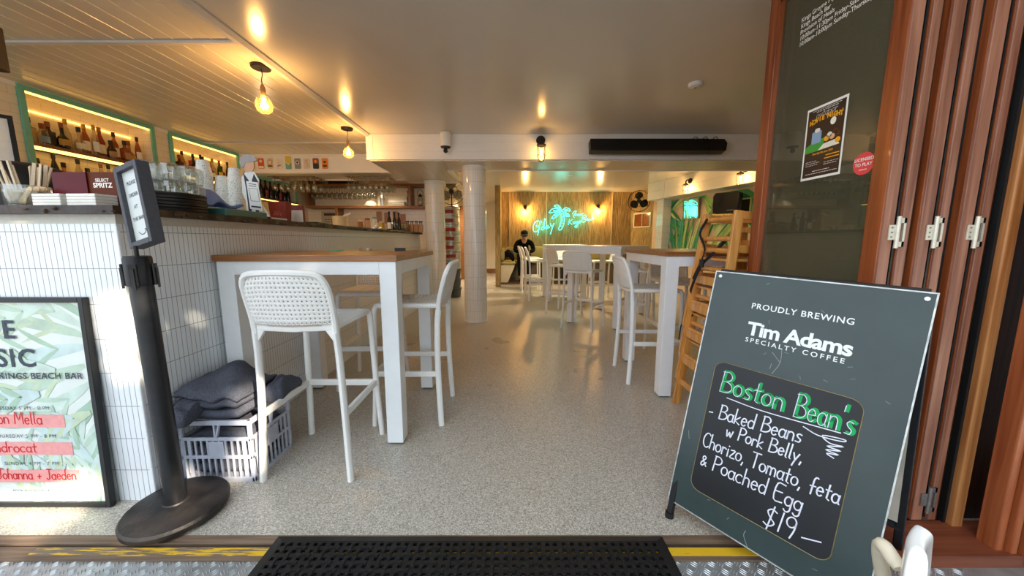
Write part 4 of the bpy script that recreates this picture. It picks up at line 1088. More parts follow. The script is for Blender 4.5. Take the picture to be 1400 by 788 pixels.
# second glass bowl with wooden spatulas
gx_, gy_ = -1.985, 1.475
t = thing('glass_bowl', 'small clear glass bowl of wooden ice cream sticks at the front of the bar', 'bowl', (gx_, gy_, ZT))
MB().lathe([(0, 0), (.044, 0), (.050, .012), (.058, .066), (.055, .066), (.047, .014), (0, .010)], 28).build('bowl', M_tumbler, t, smooth=True)
for i in range(5):
    m = MB(); m.prism(rrect(-.013, .013, 0, .085, .012), -.0015, .0015); o = m.build('wooden_stick', M_stick)
    o.location = (gx_ - .01 + .008*i, gy_ + .006*(i - 2), ZT + .014); o.rotation_euler = (R(80 - 5*i), R(38 - 7*i), R(-14 + 10*i))
    tag(o, 'flat wooden stick leaning in the small glass bowl on the bar front', 'stick', 'wooden sticks in the glass bowl')
# two napkin boxes
def napkin_box(x, y, rz, lab, col, nm, txt, sz):
    t = thing('napkin_holder', lab, 'napkin holder', (x, y, ZT), rz)
    M_ = mat(nm, col, rough=.5 if txt else .3, noise=.1, nscale=20, spec=.15)
    w, d_, h = sz
    MB().box(-w/2, w/2, d_/2 - .004, d_/2, 0, h).box(-w/2, w/2, -d_/2, d_/2, 0, .004).box(-w/2, -w/2 + .002, d_/2 - .04, d_/2 - .004, .004, h*.4).build('card_holder', M_, t)
    T = frame((0, d_/2 - .0042, 0), (1, 0, 0), (0, 0, 1)); m = MB(T)
    if txt: m = MB(T).text('SELECT', .018, .0, h*.74, 0, bold=.02).build('lettering', M_paper, t); MB(T).text('SPRITZ', .027, .0, h*.58, 0, bold=.03).build('lettering', M_paper, t)
    n = thing('napkin_stack', 'stack of white paper napkins in the ' + lab.split(' napkin')[0] + ' holder', 'napkins', (x, y, ZT + .0042), rz)
    for k in range(4): MB().box(-w/2 + .018, w/2 - .014, -d_/2 + .012, d_/2 - .008, k*.0118, k*.0118 + .011).build('napkin_fold', M_paper, n, bev=.002)
    return t
napkin_box(-1.843, 1.465, R(-3), 'glossy dark red napkin box on the bar', '#5a0f18', 'dark_red_card', False, (.152, .10, .148))
napkin_box(-1.705, 1.465, R(-2), 'brown napkin box with white SELECT SPRITZ lettering', '#5e2a14', 'brown_card', True, (.152, .10, .148))
# sticks in a low tub behind the boxes
t = thing('stick_tub', 'low tub of pale wooden stirrers behind the napkin boxes', 'tub', (-1.86, 1.63, ZT))
MB().lathe([(0, 0), (.10, 0), (.105, .07), (.10, .07), (.095, .006), (0, .006)], 24).build('tub', mat('beige_tub', '#c9b48f', rough=.5), t, smooth=True)
proto = None
for i in range(16):
    if proto is None: o = proto = MB().box(-.004, .004, -.0012, .0012, 0, .15).build('wooden_stirrer', M_stick)
    else: o = proto.copy(); COL.objects.link(o)
    o.location = (-1.94 + .0105*i, 1.63 + .03*math.sin(i*2.1), ZT + .008); o.rotation_euler = (R(8*math.sin(i*1.3)), R((i - 7.5)*1.1), i*.7)
    tag(o, 'pale wooden stirrer standing in the low tub behind the napkin boxes', 'stirrer', 'wooden stirrers in the tub')
# dark things at the far left edge
t = thing('bar_machine', 'black domed bar machine at the far left behind the cutlery jar', 'machine', (-2.62, 1.95, ZT - .25))
MB().lathe([(.19, 0), (.20, .28), (.205, .40), (.19, .46), (.14, .505), (.07, .525), (0, .53)], 32).build('dome', M_black, t, smooth=True)
MB().box(.14, .30, -.03, .03, .27, .40).tube([(.16, 0, .40), (.28, 0, .38), (.36, 0, .34)], .028, 10).build('arm', M_black, t, bev=.008)
MB().lathe([(.06, 0), (.06, .10), (.05, .11), (0, .11)], 16, Matrix.Translation((.34, 0, .24))).build('handle', M_black, t, smooth=True)
t = thing('picture_frame', 'black framed handwritten notice hung beside the nearer bottle niche', 'picture', (-3.72, 2.52, 1.60), R(55))
m = MB()
for x0, x1, z0, z1 in ((-.2, -.175, 0, .42), (.175, .2, 0, .42), (-.175, .175, 0, .025), (-.175, .175, .395, .42)): m.box(x0, x1, -.014, .014, z0, z1)
m.build('frame', M_black, t); MB().box(-.176, .176, -.004, .008, .024, .396).build('print', M_paper, t)
m = MB(frame((0, -.0045, 0), (1, 0, 0), (0, 0, 1)))
for k in range(5): m.ribbon(catmull([(-.14 + .03*i, .33 - k*.06 + (.008 if i % 2 else -.006)) for i in range(9)], 3), .004, 0)
m.build('writing', MATS['grey_ink'], t)
MB().bar((0, .0, .41), (0, .02, .83), .004, .004).build('hanging_wire', M_black, t)
t = thing('hanging_speaker', 'dark brown box hanging from the ceiling at the far left edge', 'speaker', (-2.735, 1.87, 2.03), R(20))
MB().box(-.12, .12, -.10, .10, -.02, .20).build('cabinet', mat('dark_brown_box', '#33231a', rough=.6, noise=.15), t, bev=.006)
MB().tube([(0, 0, .2), (0, 0, .43)], .012, 8).build('bracket', M_black, t)

# ---- stacked trays with upturned glasses
tx0, ty0 = -1.72, 1.765
tproto = None
for i in range(3):
    z = ZT + i*.0302
    if tproto is None:
        tproto = MB().lathe([(0, .002), (.165, .002), (.170, 0), (.176, .004), (.178, .014), (.1755, .017), (.178, .020), (.178, .0295), (.172, .0295), (.170, .008), (0, .008)][::1], 48).build('round_tray', mat('tray_black', '#1a1715', rough=.4, noise=.15), smooth=True); o = tproto
    else: o = tproto.copy(); COL.objects.link(o)
    o.location = (tx0, ty0, z); tag(o, ['lowest', 'middle', 'topmost'][i] + ' of three stacked round black bar trays under the glasses', 'tray', 'stacked round black trays')
gp = MB().lathe([(.031, 0), (.0345, .012), (.0372, .035), (.0372, .058), (.034, .072), (.026, .078), (0, .0785)], 20).build('glass_tumbler', M_tumbler, smooth=True)
gi = 0
spots = [(.0, .0)] + [(.078*math.cos(R(60*k + 20)), .078*math.sin(R(60*k + 20))) for k in range(6)] + [(.137*math.cos(R(-60 + 33*k)), .137*math.sin(R(-60 + 33*k))) for k in range(5)]
for lay in range(2):
    for k, (dx, dy) in enumerate(spots):
        if lay and (dx, dy) == spots[4]: continue
        o = gp if gi == 0 else gp.copy()
        if gi: COL.objects.link(o)
        o.location = (tx0 + dx, ty0 + dy, ZT + .0604 + .0085 + lay*.0785); o.rotation_euler = (0, 0, k); gi += 1
        tag(o, 'upturned clear glass tumbler in the %s layer on the black trays' % ('upper', 'lower')[lay == 0], 'glass', 'upturned tumblers, %s layer' % ('upper' if lay else 'lower'))
# ---- blue cloth over a white box
t = thing('white_tray_box', 'low white box under the blue cloth on the bar', 'box', (-1.755, 2.11, ZT), R(0))
MB().box(-.10, .065, -.13, .13, 0, .045).build('box', M_white, t, bev=.006); MB().box(-.105, .07, -.135, .135, .045, .055).build('lid', M_white, t, bev=.003)
cl = cushion('blue_cloth', -1.85, -1.67, 1.98, 2.24, ZT + .057, ZT + .082, 55, lump=.012, mats=fabric_mat('blue_cloth', '#7f8fc4'), sag=lambda u, v: .095*math.exp(-((u + .1)**2)*2.2 - (v + .4)**2*2.4) + .012*math.sin(5*v + 3*u))
tag(cl, 'crumpled pale blue cloth heaped on the bar beside the glasses', 'cloth')
# ---- paper cup stacks, printed with small leaves
def cup_mat():
    m, n, l, b = nodes_of('printed_paper_cup'); b.inputs['Roughness'].default_value = .55
    tc = n.new('ShaderNodeTexCoord'); v = n.new('ShaderNodeTexVoronoi'); v.inputs['Scale'].default_value = 85; l.new(tc.outputs['Object'], v.inputs[0])
    rp = n.new('ShaderNodeValToRGB'); e = rp.color_ramp.elements; e[0].position = .18; e[0].color = hexc('#7d9c94'); e[1].position = .26; e[1].color = hexc('#eeeae0')
    l.new(v.outputs['Distance'], rp.inputs[0]); l.new(rp.outputs[0], b.inputs['Base Color']); return m
M_cup = cup_mat()
cp = None
for (cxp, cyp, n0, n_, lab) in ((-1.93, 2.27, 0, 17, 'stack nearest the glasses'), (-1.865, 2.335, 0, 12, 'stack in the wire holder'), (-1.79, 2.35, 0, 15, 'tall stack by the waiter cut-out')):
    for k in range(n_):
        if cp is None:
            cp = MB().lathe([(.044, 0), (.0455, .002), (.044, .004), (.031, .092), (.030, .095), (.0, .093), (0, .09), (.028, .09), (.041, .003)], 24).build('paper_cup', M_cup, smooth=True); o = cp
        else: o = cp.copy(); COL.objects.link(o)
        o.location = (cxp + .0009*k*(1 if n_ == 17 else .4), cyp, ZT + k*.0165); o.rotation_euler = (0, 0, k*1.3)
        ordn = 'topmost' if k == n_ - 1 else 'bottom' if k == 0 else 'number %d from the bottom' % (k + 1)
        tag(o, 'upturned paper cup, %s of the %s' % (ordn.replace('number ', 'cup '), lab), 'cup', 'paper cups, ' + lab)
t = thing('wire_cup_holder', 'wire holder around the short paper cup stack', 'holder', (-1.865, 2.335, ZT))
for z in (.02, .05): MB().tube([(.05*math.cos(a*.39), .05*math.sin(a*.39), z) for a in range(16)], .002, 6, closed=True).build('ring', M_blackm, t)
for k in range(6): MB().tube([(.05*math.cos(k*1.047), .05*math.sin(k*1.047), 0), (.05*math.cos(k*1.047), .05*math.sin(k*1.047), .05)], .0018, 6).build('upright', M_blackm, t)
# ---- flat cut-out of a waiter holding a card
M_cutw = mat('cutout_white', '#e8e4dd', rough=.5); M_cutn = mat('cutout_navy', '#1d2430', rough=.5); M_cuth = mat('cutout_hair', '#a59c96', rough=.5); M_cuts = mat('cutout_skin', '#dca27c', rough=.5)
wx, wy = -1.675, 2.335
t = thing('waiter_cutout', 'flat cut-out figure of a grey-haired waiter holding a white menu card', 'cut-out', (wx, wy, ZT), R(-6))
T = frame((0, 0, 0), (1, 0, 0), (0, 0, 1)); k_ = 1.0
MB(T).prism([(-.045, 0), (.05, 0), (.045, .16), (.06, .25), (.035, .30), (-.02, .31), (-.06, .27), (-.065, .17), (-.045, .12)], -.003, .003).build('body', M_cutw, t)
m = MB(T); m.add([(-.045, .30, .0034), (-.01, .25, .0034), (-.01, .0, .0034), (-.03, 0, .0034), (-.035, .2, .0034)], [(4, 3, 2, 1, 0)]); m.add([(.02, 0, .0034), (.04, 0, .0034), (.045, .16, .0034), (.055, .24, .0034), (.03, .29, .0034), (.012, .25, .0034)], [(0, 1, 2, 3, 4, 5)])
m.build('waistcoat', M_cutn, t)
MB(T).prism([(-.025, .30), (.02, .30), (.036, .335), (.034, .37), (-.02, .38), (-.036, .35)], -.003, .003).build('face', M_cuts, t)
MB(T).prism([(-.05, .33), (-.03, .335), (-.02, .36), (.03, .362), (.062, .372), (.045, .395), (.01, .412), (-.03, .41), (-.058, .385), (-.062, .355)], -.004, .005).build('hair', M_cuth, t)
MB(T).prism([(-.012, .07), (.075, .055), (.058, .235), (-.022, .245)], .008, .011).build('menu_card', M_paper, t)
m = MB(T)
for y in (.225, .213): m.ribbon([(-.005, y + .003), (.045, y - .004)], .004, .0116)
m.ribbon([(.0, .085), (.062, .078)], .010, .0116); m.ribbon([(.0, .12), (.06, .115), (.052, .195), (-.008, .20), (.0, .12)], .003, .0116)
m.build('card_lines', M_cutn, t)
MB(T).prism([(.03, 0), (.12, 0), (.05, .11)], -.012, -.009).build('strut', M_paper, t)
# ---- green tray and red book lying on the edge
t = thing('green_tray', 'shallow dark green tray hanging over the bar edge by the cups', 'tray', (-1.605, 2.09, ZT), 0)
m = MB(); m.box(-.08, .07, -.16, .16, 0, .006)
m.build('base', mat('dark_green_tray', '#3f6f66', rough=.4), t); m = MB()
for a_, b_ in (((-.08, -.16), (.07, -.16)), ((.07, -.16), (.07, .16)), ((.07, .16), (-.08, .16)), ((-.08, .16), (-.08, -.16))): m.bar((*a_, .02), (*b_, .02), .006, .036)
m.build('rim', MATS['dark_green_tray'], t, bev=.002)
t = thing('menu_book', 'dark red menu book lying flat at the bar edge beside the cut-out', 'book', (-1.60, 2.36, ZT), R(3))
MB().box(-.07, .07, -.09, .09, 0, .016).build('cover', mat('red_leatherette', '#7c2a22', rough=.45, noise=.1), t, bev=.002); MB().box(-.066, .071, -.086, .086, .004, .012).build('pages', M_paper, t)
# ---- red menu holders
t = thing('menu_box', 'red cardboard menu box with faint lettering on the bar', 'menu holder', (-1.625, 2.53, ZT), R(-8))
MB().prism([(-.055, 0), (.055, 0), (.068, .135), (-.068, .135)], -.03, .03, frame((0, 0, 0), (1, 0, 0), (0, 0, 1))).build('card', mat('menu_red', '#8a2c26', rough=.4, noise=.1), t, bev=.002)
m = MB(frame((0, -.0305, 0), (1, 0, 0), (0, 0, 1))); M_pink = mat('pink_ink', '#c98f80', rough=.6); MB(m.M).text('SELECT', .015, 0, .06, 0).build('lettering', M_pink, t); MB(m.M).text('SPRITZ', .022, 0, .04, 0).build('lettering', M_pink, t)
t = thing('menu_stand', 'white card slipped in front of a red menu holder on the bar', 'menu holder', (-1.625, 2.70, ZT), R(-6))
MB().box(-.058, .058, 0, .03, 0, .13).build('holder', MATS['menu_red'], t, bev=.002); MB().box(-.058, .062, -.006, -.001, 0, .092).build('card', M_paper, t)
t = thing('card_reader', 'flat black tablet lying on the bar beyond the menu card', 'tablet', (-1.64, 2.98, ZT), R(10))
MB().box(-.07, .07, -.12, .12, 0, .014).build('body', M_black, t, bev=.004); MB().box(-.06, .06, -.10, .10, .014, .0155).build('screen', mat('dark_screen', '#0b0d10', rough=.08), t)

# ================================================================== BOTTLES
def gl(name, tint, body, bc): return clearglass(name, tint, refl=1.6, rough=.04, body=body, bodycol=bc)
G = {'amber': gl('amber_bottle', '#d99a48', .2, '#9a5418'), 'brown': gl('brown_bottle', '#8a4a20', .45, '#46200c'), 'clear': gl('clear_bottle', '#f3ecd8', .10, '#d9cfae'),
     'green': gl('green_bottle', '#3d7a35', .6, '#1d4a1a'), 'gold': gl('gold_bottle', '#efc870', .18, '#b0761e'), 'dark': gl('dark_bottle', '#1c120c', .85, '#120c0a'), 'rose': gl('rose_bottle', '#d07848', .25, '#8f3a1a')}
CAPS = {'black': M_black, 'gold': mat('gold_cap', '#b58a3a', rough=.35, metal=.6), 'red': mat('red_cap', '#c22a24', rough=.4), 'cork': mat('cork_cap', '#a8794a', rough=.8), 'copper': mat('copper_cap', '#8d5230', rough=.4, metal=.4)}
LABS = {'cream': mat('cream_label', '#e9dfc4', rough=.6), 'white': mat('white_label', '#f0ece2', rough=.6), 'black': mat('black_label', '#18130f', rough=.5), 'gold': mat('gold_label', '#c99a3c', rough=.5), 'tan': mat('tan_label', '#b98d5c', rough=.6), 'blue': mat('blue_label', '#8fa9bd', rough=.6), 'redl': mat('red_label', '#b23a26', rough=.6), 'yellow': mat('yellow_label', '#d9b93e', rough=.6)}
SHAPE = {'tall': (.031, .18, .29, .012), 'square': (.036, .14, .225, .014), 'round': (.044, .11, .24, .013), 'slim': (.027, .19, .30, .011), 'wine': (.034, .18, .30, .0135), 'short': (.037, .11, .19, .015)}
_B = {}
def bottle(shape, glass, cap, lab, loc, label, group, rz=0, fine=True):
    key = (shape, glass, cap, lab)
    r, hs, h, nr = SHAPE[shape]
    if key not in _B:
        t = thing('bottle', '', 'bottle')
        if shape == 'square':
            m = MB(); o_ = m.prism(rrect(-r, r, -r*.7, r*.7, .008, 3), 0, hs); m.lathe([(r*.7, hs - .002), (r*.5, hs + .012), (nr, hs + .025), (nr, h - .02)], 12)
            m.build('glass_body', G[glass], t, smooth=True)
        else:
            pf = [(0, 0), (r*.95, 0), (r, .006), (r, hs*.86), (r*.85, hs*.97), (nr*1.3, hs + (h-hs)*.32), (nr, hs + (h-hs)*.45), (nr, h - .02)]
            if shape == 'round': pf = [(0, 0), (r*.75, 0), (r*.95, .03), (r, .065), (r*.88, .10), (r*.45, hs + .015), (nr, hs + .03), (nr, h - .02)]
            MB().lathe(pf, 18).build('glass_body', G[glass], t, smooth=True)
        MB().lathe([(nr + .003, h - .045), (nr + .003, h), (0, h + .001)], 12).build('cap', CAPS[cap], t, smooth=True)
        if lab:
            z0, z1 = (hs*.22, hs*.72) if shape != 'round' else (.035, .09)
            if shape == 'square': MB().box(-r*.8, r*.8, -r*.7 - .0012, -r*.7, z0, z1).build('label', LABS[lab], t)
            else:
                m = MB(); n = 10; vs = []; fs = []
                for i in range(n + 1):
                    a = R(-90 - 75 + 150*i/n); vs += [((r+.0012)*math.cos(a), (r+.0012)*math.sin(a), z0), ((r+.0012)*math.cos(a), (r+.0012)*math.sin(a), z1)]
                fs = [(2*i, 2*i+2, 2*i+3, 2*i+1) for i in range(n)]
                m.add(vs, fs).build('label', LABS[lab], t)
        _B[key] = t; t.location = loc; t.rotation_euler = (0, 0, rz); tag(t, label, 'bottle', group); return t
    return dup(_B[key], loc, rz, label, group)
U1 = [('slim', 'clear', 'cork', None), ('square', 'clear', 'black', None), ('short', 'clear', 'copper', 'blue'), ('square', 'brown', 'copper', 'black'), ('round', 'dark', 'copper', 'gold'), ('tall', 'clear', 'gold', None), ('round', 'clear', 'black', 'cream'), ('tall', 'amber', 'gold', 'white'),
      ('slim', 'clear', 'gold', 'white'), ('wine', 'rose', 'cork', 'cream'), ('short', 'brown', 'black', 'tan'), ('tall', 'amber', 'black', 'white'), ('square', 'amber', 'black', 'tan'), ('round', 'gold', 'copper', 'gold'), ('slim', 'amber', 'black', 'white'), ('round', 'clear', 'cork', None), ('tall', 'gold', 'cork', 'cream')]
U2 = [('slim', 'clear', 'black', None), ('square', 'brown', 'copper', 'black'), ('tall', 'gold', 'black', 'gold'), ('short', 'amber', 'red', 'yellow'), ('tall', 'dark', 'black', 'cream'), ('slim', 'brown', 'black', 'white'), ('tall', 'green', 'black', 'cream'), ('round', 'amber', 'gold', 'cream'), ('wine', 'clear', 'cork', None), ('tall', 'green', 'red', 'yellow'), ('square', 'amber', 'black', 'tan'), ('slim', 'brown', 'black', None)]
LO = [('round', 'clear', 'black', None), ('slim', 'dark', 'black', None), ('round', 'gold', 'black', None), ('tall', 'clear', 'black', None), ('square', 'amber', 'black', None), ('tall', 'clear', 'copper', None), ('slim', 'clear', 'black', None), ('round', 'gold', 'black', 'cream'), ('tall', 'clear', 'gold', None), ('square', 'clear', 'black', 'white')]
q = random.Random(9)
def row(specs, a, z, where, off=0):
    n = len(specs)
    for i, s_ in enumerate(specs):
        y = a[0] + .05 + (a[1] - a[0] - .10) * (i + .5) / n + q.uniform(-.006, .006)
        x = XW - (.075 if i % 2 else .105) - off
        d_ = 'number %d from left' % (i + 1) if 0 < i < n - 1 else 'leftmost' if i == 0 else 'rightmost'
        look = '%s %s bottle%s' % (s_[0] if s_[0] != 'wine' else 'long', s_[1], ', %s label' % s_[3].replace('redl', 'red') if s_[3] else ', %s cap' % s_[2])
        bottle(*s_, (x, y, z), look + ', %s on %s' % (d_, where), 'bottles on the ' + where, rz=R(90))
row(U1[1:15], N1, 1.9725, 'upper shelf of nearer niche')
row(U2, N2, 1.9725, 'upper shelf of farther niche')
for a, nm in ((N1, 'nearer'), (N2, 'farther')):
    t = thing('niche_shelf', 'plain timber bottle shelf low in the %s niche' % nm, 'shelf', (XW - .12, (a[0]+a[1])/2, 1.615))
    L = (a[1]-a[0])/2 - .001; MB().box(-.11, .11, -L, L, -.03, 0).build('board', MATS['niche_board'], t)
row(LO, N1, 1.6155, 'lower shelf of nearer niche')
row(LO[:7], N2, 1.6155, 'lower shelf of farther niche')
# third niche: wine bottles
t = thing('niche_shelf', 'wine shelf in the far green-framed recess', 'shelf', (XW - .12, 6.325, 1.84))
MB().box(-.11, .16, -.54, .54, -.03, 0).build('board', MATS['niche_board'], t); MB().box(.145, .158, -.54, .54, -.045, -.031).build('light_strip', M_led, t)
for i in range(8):
    bottle('wine', 'dark', 'black', 'redl' if i % 3 == 2 else None, (XW - .06, 5.9 + i*.12, 1.8405), 'dark wine bottle %s in the far recess, number %d from left' % ('with red label' if i % 3 == 2 else 'without label', i + 1), 'wine bottles in the far recess', rz=R(90))
# brass bell-like lamp between the niches
t = thing('wall_knob_lamp', 'round dark metal wall fitting between the two bottle niches', 'wall fitting', (XW, 4.315, 1.93))
M_brass = mat('aged_brass', '#6d5a3a', rough=.35, metal=.7)
MB().lathe([(.05, 0), (.05, .012), (0, .014)], 20, Matrix.Rotation(R(90), 4, 'Y')).build('backplate', M_brass, t, smooth=True)
MB().lathe([(.012, 0), (.012, .10)], 10, Matrix.Rotation(R(90), 4, 'Y')).build('stem', M_brass, t)
MB().lathe([(.0, .0), (.075, .0), (.082, .012), (.07, .03), (0, .036)], 24, Matrix.Translation((.10, 0, -.02)) @ Matrix.Rotation(R(70), 4, 'Y')).build('disc', M_brass, t, smooth=True)
MB().sphere((.08, 0, .075), .035, 14, 8).build('copper_ball', CAPS['copper'], t, smooth=True)

# ================================================================== POSTERS ON THE BULKHEAD
PC = [('#caa86a', 'small round tan beer badge'), ('#d9cf5a', 'yellow beer badge with a dark oval'), ('#d85a34', 'orange-red beer badge with a pale lower band'), ('#d8c8a8', 'cream arched beer badge with a red rim'), ('#e9e2d6', 'white beer badge with a red line'), ('#7fb0a4', 'tall beer badge, yellow above and teal below'), ('#8c8c92', 'grey beer badge with a round emblem'), ('#ddd2bf', 'pale beer badge with a thin curl'), ('#3a3230', 'orange and black beer badge'), ('#e08a34', 'orange beer badge at the right end of the row')]
for i, (c, lab) in enumerate(PC):
    x = (346 + i*12.0 - 698)/480*5.6; z = 2.300 + (.012 if i == 5 else 0); w, h = .088, .155 + (.035 if i == 5 else 0)
    t = thing('beer_badge', lab + ' on the white bulkhead', 'badge', (x, 5.594, z - h/2), 0, 'row of beer badges on the bulkhead')
    T = frame((0, 0, 0), (1, 0, 0), (0, 0, 1))
    shp = rrect(-w/2, w/2, 0, h, .012 if i != 3 else .03, 4)
    if i == 0: shp = [(.042*math.cos(a*.35), h*.6 + .042*math.sin(a*.35)) for a in range(18)]
    MB(T).prism(shp, .0, .006).build('plate', mat('badge_%d' % 0 if False else 'badge_' + lab.split()[0] + '_' + lab.split()[1].strip(','), c, rough=.5), t)
    m = MB(T); mm = [mat('badge_dark_print', '#4a2c20', rough=.5), mat('badge_pale_print', '#efe6d2', rough=.5), mat('badge_red_print', '#c9472c', rough=.5), mat('badge_yellow_print', '#e0c23c', rough=.5), mat('badge_teal_print', '#5f9c92', rough=.5)]
    ov = lambda r, s_, cy: [(r*math.cos(a*.45), cy + r*s_*math.sin(a*.45)) for a in range(14)]
    z1 = .0068
    if i == 0: m.mi = 2; m.prism(ov(.025, .8, h*.6), .006, z1)
    if i == 1: m.mi = 0; m.prism(ov(.022, 1.2, h*.6), .006, z1); m.mi = 3; m.prism(ov(.012, 1.2, h*.62), .006, z1 + .0005)
    if i == 2: m.mi = 1; m.prism(ov(.022, 1, h*.72), .006, z1); m.prism(rrect(-.04, .04, .006, .04, .004), .006, z1)
    if i == 3: m.mi = 2; m.prism(ov(.032, 1, h*.62), .006, z1); m.mi = 1; m.prism(ov(.026, 1, h*.62), .006, z1 + .0005); m.mi = 0; m.prism(rrect(-.035, .035, .03, .05, .003), .006, z1)
    if i == 4: m.mi = 2; m.prism([(-.03, .03), (.03, .05), (.03, .06), (-.03, .045)], .006, z1); m.prism([(-.01, .04), (.0, .04), (-.012, .12)], .006, z1)
    if i == 5: m.mi = 3; m.prism([(-w/2, h), (-w/2, h*.62), (0, h*.38), (w/2, h*.62), (w/2, h)], .006, z1); m.mi = 1; m.prism([(-w/2, h*.62), (0, h*.38), (w/2, h*.62), (w/2, h*.56), (0, h*.31), (-w/2, h*.56)], .006, z1 + .0004)
    if i == 6: m.mi = 1; m.prism(ov(.028, 1, h*.6), .006, z1); m.mi = 0; m.prism(ov(.018, 1, h*.6), .006, z1 + .0005)
    if i == 7: m.mi = 2; m.ribbon(catmull([(.02, .13), (-.02, .11), (.015, .07), (.02, .03)], 5), .005, z1)
    if i == 8: m.mi = 2; m.prism(rrect(-.04, .04, h*.5, h*.95, .01), .006, z1); m.mi = 3; m.prism(ov(.02, 1, h*.7), .006, z1 + .0005)
    if i == 9: m.mi = 0; m.prism(ov(.022, .7, h*.65), .006, z1); m.prism(rrect(-.03, .03, .03, .055, .004), .006, z1)
    m.build('print', mm, t)

# ================================================================== BACK BAR SHELVES AND GLASSES
sx0, sx1, sy = -3.98, -1.62, 6.98
t = thing('back_bar_shelf', 'brown timber wall shelving behind the bar with glasses and jars', 'shelf', (-2.8, 7.25, 1.2))
Tm = Matrix.Translation((2.8, -7.25, -1.2))
for z in (2.17, 1.755): MB(Tm).box(sx0, sx1, sy, 7.249, z, z + .045).build('shelf_board', M_shelfw, t, bev=.003)
for x in (sx0, -1.98): MB(Tm).box(x, x + .045, sy, 7.249, 1.80, 2.17).build('upright', wood('shelf_upright', '#6b3f1e', '#9c6a3a', axis=2), t, bev=.003)
MB(Tm).box(-3.42, -3.375, sy, 7.249, .95, 1.755).build('upright', MATS['shelf_upright'], t)
m = MB(Tm)
m.build if False else None
t = thing('back_counter', 'timber back counter behind the bar', 'counter', (-2.75, 7.0, 0))
MB().box(-1.3, 1.15, -.30, .24, .90, .94).build('worktop', M_shelfw, t); MB().box(-1.28, 1.13, -.26, .24, 0, .90).build('cabinet', mat('dark_cabinet', '#3a2a1e', rough=.6), t)
M_wine = clearglass('wine_glass', '#f2efe4', refl=3.0, rough=.05, body=.12, bodycol='#f4eedd', glow=True)
_wg = None
def wine_glass(loc, label, group, s=1.0):
    global _wg
    if _wg is None:                                            # hangs by its foot
        _wg = MB().lathe([(.034, 0), (.03, -.003), (.006, -.012), (.004, -.085), (.02, -.10), (.037, -.135), (.038, -.165), (.030, -.20), (.029, -.20), (.036, -.165), (.035, -.136), (.018, -.103), (0, -.095)], 14).build('wine_glass', M_wine, smooth=True); o = _wg
    else: o = _wg.copy(); COL.objects.link(o)
    o.location = loc; o.scale = (s, s, s); tag(o, label, 'glass', group); return o
def rack(x0, x1, y0, y1, z, lab):
    t = thing('glass_rack', lab, 'rack', ((x0+x1)/2, (y0+y1)/2, z)); Tm = Matrix.Translation((-(x0+x1)/2, -(y0+y1)/2, -z)); n = 5
    for i in range(n): y = y0 + (y1-y0)*i/(n-1); MB(Tm).tube([(x0, y, z), (x1, y, z)], .004, 6).build('rail', M_brass, t)
    for x in (x0 + .05, x1 - .05): MB(Tm).tube([(x, y0, z + .006), (x, y1, z + .006)], .005, 6).tube([(x, (y0+y1)/2, z), (x, (y0+y1)/2, ZK)], .004, 6).build('hanger', M_brass, t)
rack(-2.62, -1.92, 5.72, 6.12, 2.135, 'brass rail rack of hanging wine glasses at the right end of the bar')
for i in range(8):
    for j in range(4): wine_glass((-2.58 + i*.088, 5.77 + j*.10, 2.131), 'stemmed glass hanging in the rack at the right end of the bar', 'glasses hanging in the right rack')
rack(-3.85, -3.1, 5.74, 6.14, 2.135, 'brass rail rack of hanging glasses behind the waiter cut-out')
for i in range(7):
    for j in range(2): wine_glass((-3.8 + i*.105, 5.84 + j*.20, 2.131), 'stemmed glass hanging in the rack behind the waiter cut-out', 'glasses hanging in the left rack')
for i in range(13):
    for j in range(2): wine_glass((-3.88 + i*.098, 7.05 + j*.11, 2.16), 'stemmed glass hanging under the top shelf of the timber shelving', 'glasses hanging under the timber shelf', 1.05)
# things on the shelves
def simple(name, label, cat, loc, mb, m_, group=None, smooth=True, extra=(), bev=0):
    t = thing(name, label, cat, loc, 0, group); mb.build(extra[0] if extra else 'body', m_, t, smooth=smooth, bev=bev)
    for nm, b_, mm in extra[1:]: b_.build(nm, mm, t, smooth=True)
    return t
for i, x in enumerate((-3.94, -3.88, -3.82, -3.77)):
    o = MB().box(-.018, .018, -.09, .09, 0, (.17, .19, .16, .18)[i]).build('book', mat(('dark_book', 'tan_book', 'cream_book', 'rust_book')[i], ('#3a2a22', '#a8804a', '#cdbb8c', '#8a4a26')[i], rough=.7), bev=.003); o.location = (x, 7.12, 2.2155)
    tag(o, ('dark', 'tan', 'cream', 'rust-coloured')[i] + ' book standing at the left end of the top shelf', 'book', 'books on the top shelf')
t = thing('speaker_bar', 'long black case lying on the top shelf behind the bar', 'case', (-3.28, 7.1, 2.2155))
MB().box(-.28, .28, -.07, .07, 0, .15).build('case', M_black, t, bev=.03, seg=3); MB().tube([(-.06, 0, .15), (0, 0, .165), (.06, 0, .15)], .008, 6).build('handle', M_black, t)
M_ss = mat('brushed_steel', '#c9c6c0', rough=.25, metal=.9, noise=.06)
t = thing('cocktail_shaker', 'tall steel cocktail shaker on the lower timber shelf', 'shaker', (-2.53, 7.1, 1.8005)); MB().lathe([(0, 0), (.04, 0), (.05, .12), (.05, .15), (.036, .2), (.03, .215), (.03, .25), (0, .255)], 18).build('body', M_ss, t, smooth=True); MB().lathe([(.031, .215), (.031, .25), (0, .256)], 16).build('lid', M_ss, t, smooth=True)
M_cream0 = mat('stoneware', '#b9b3a4', rough=.5)
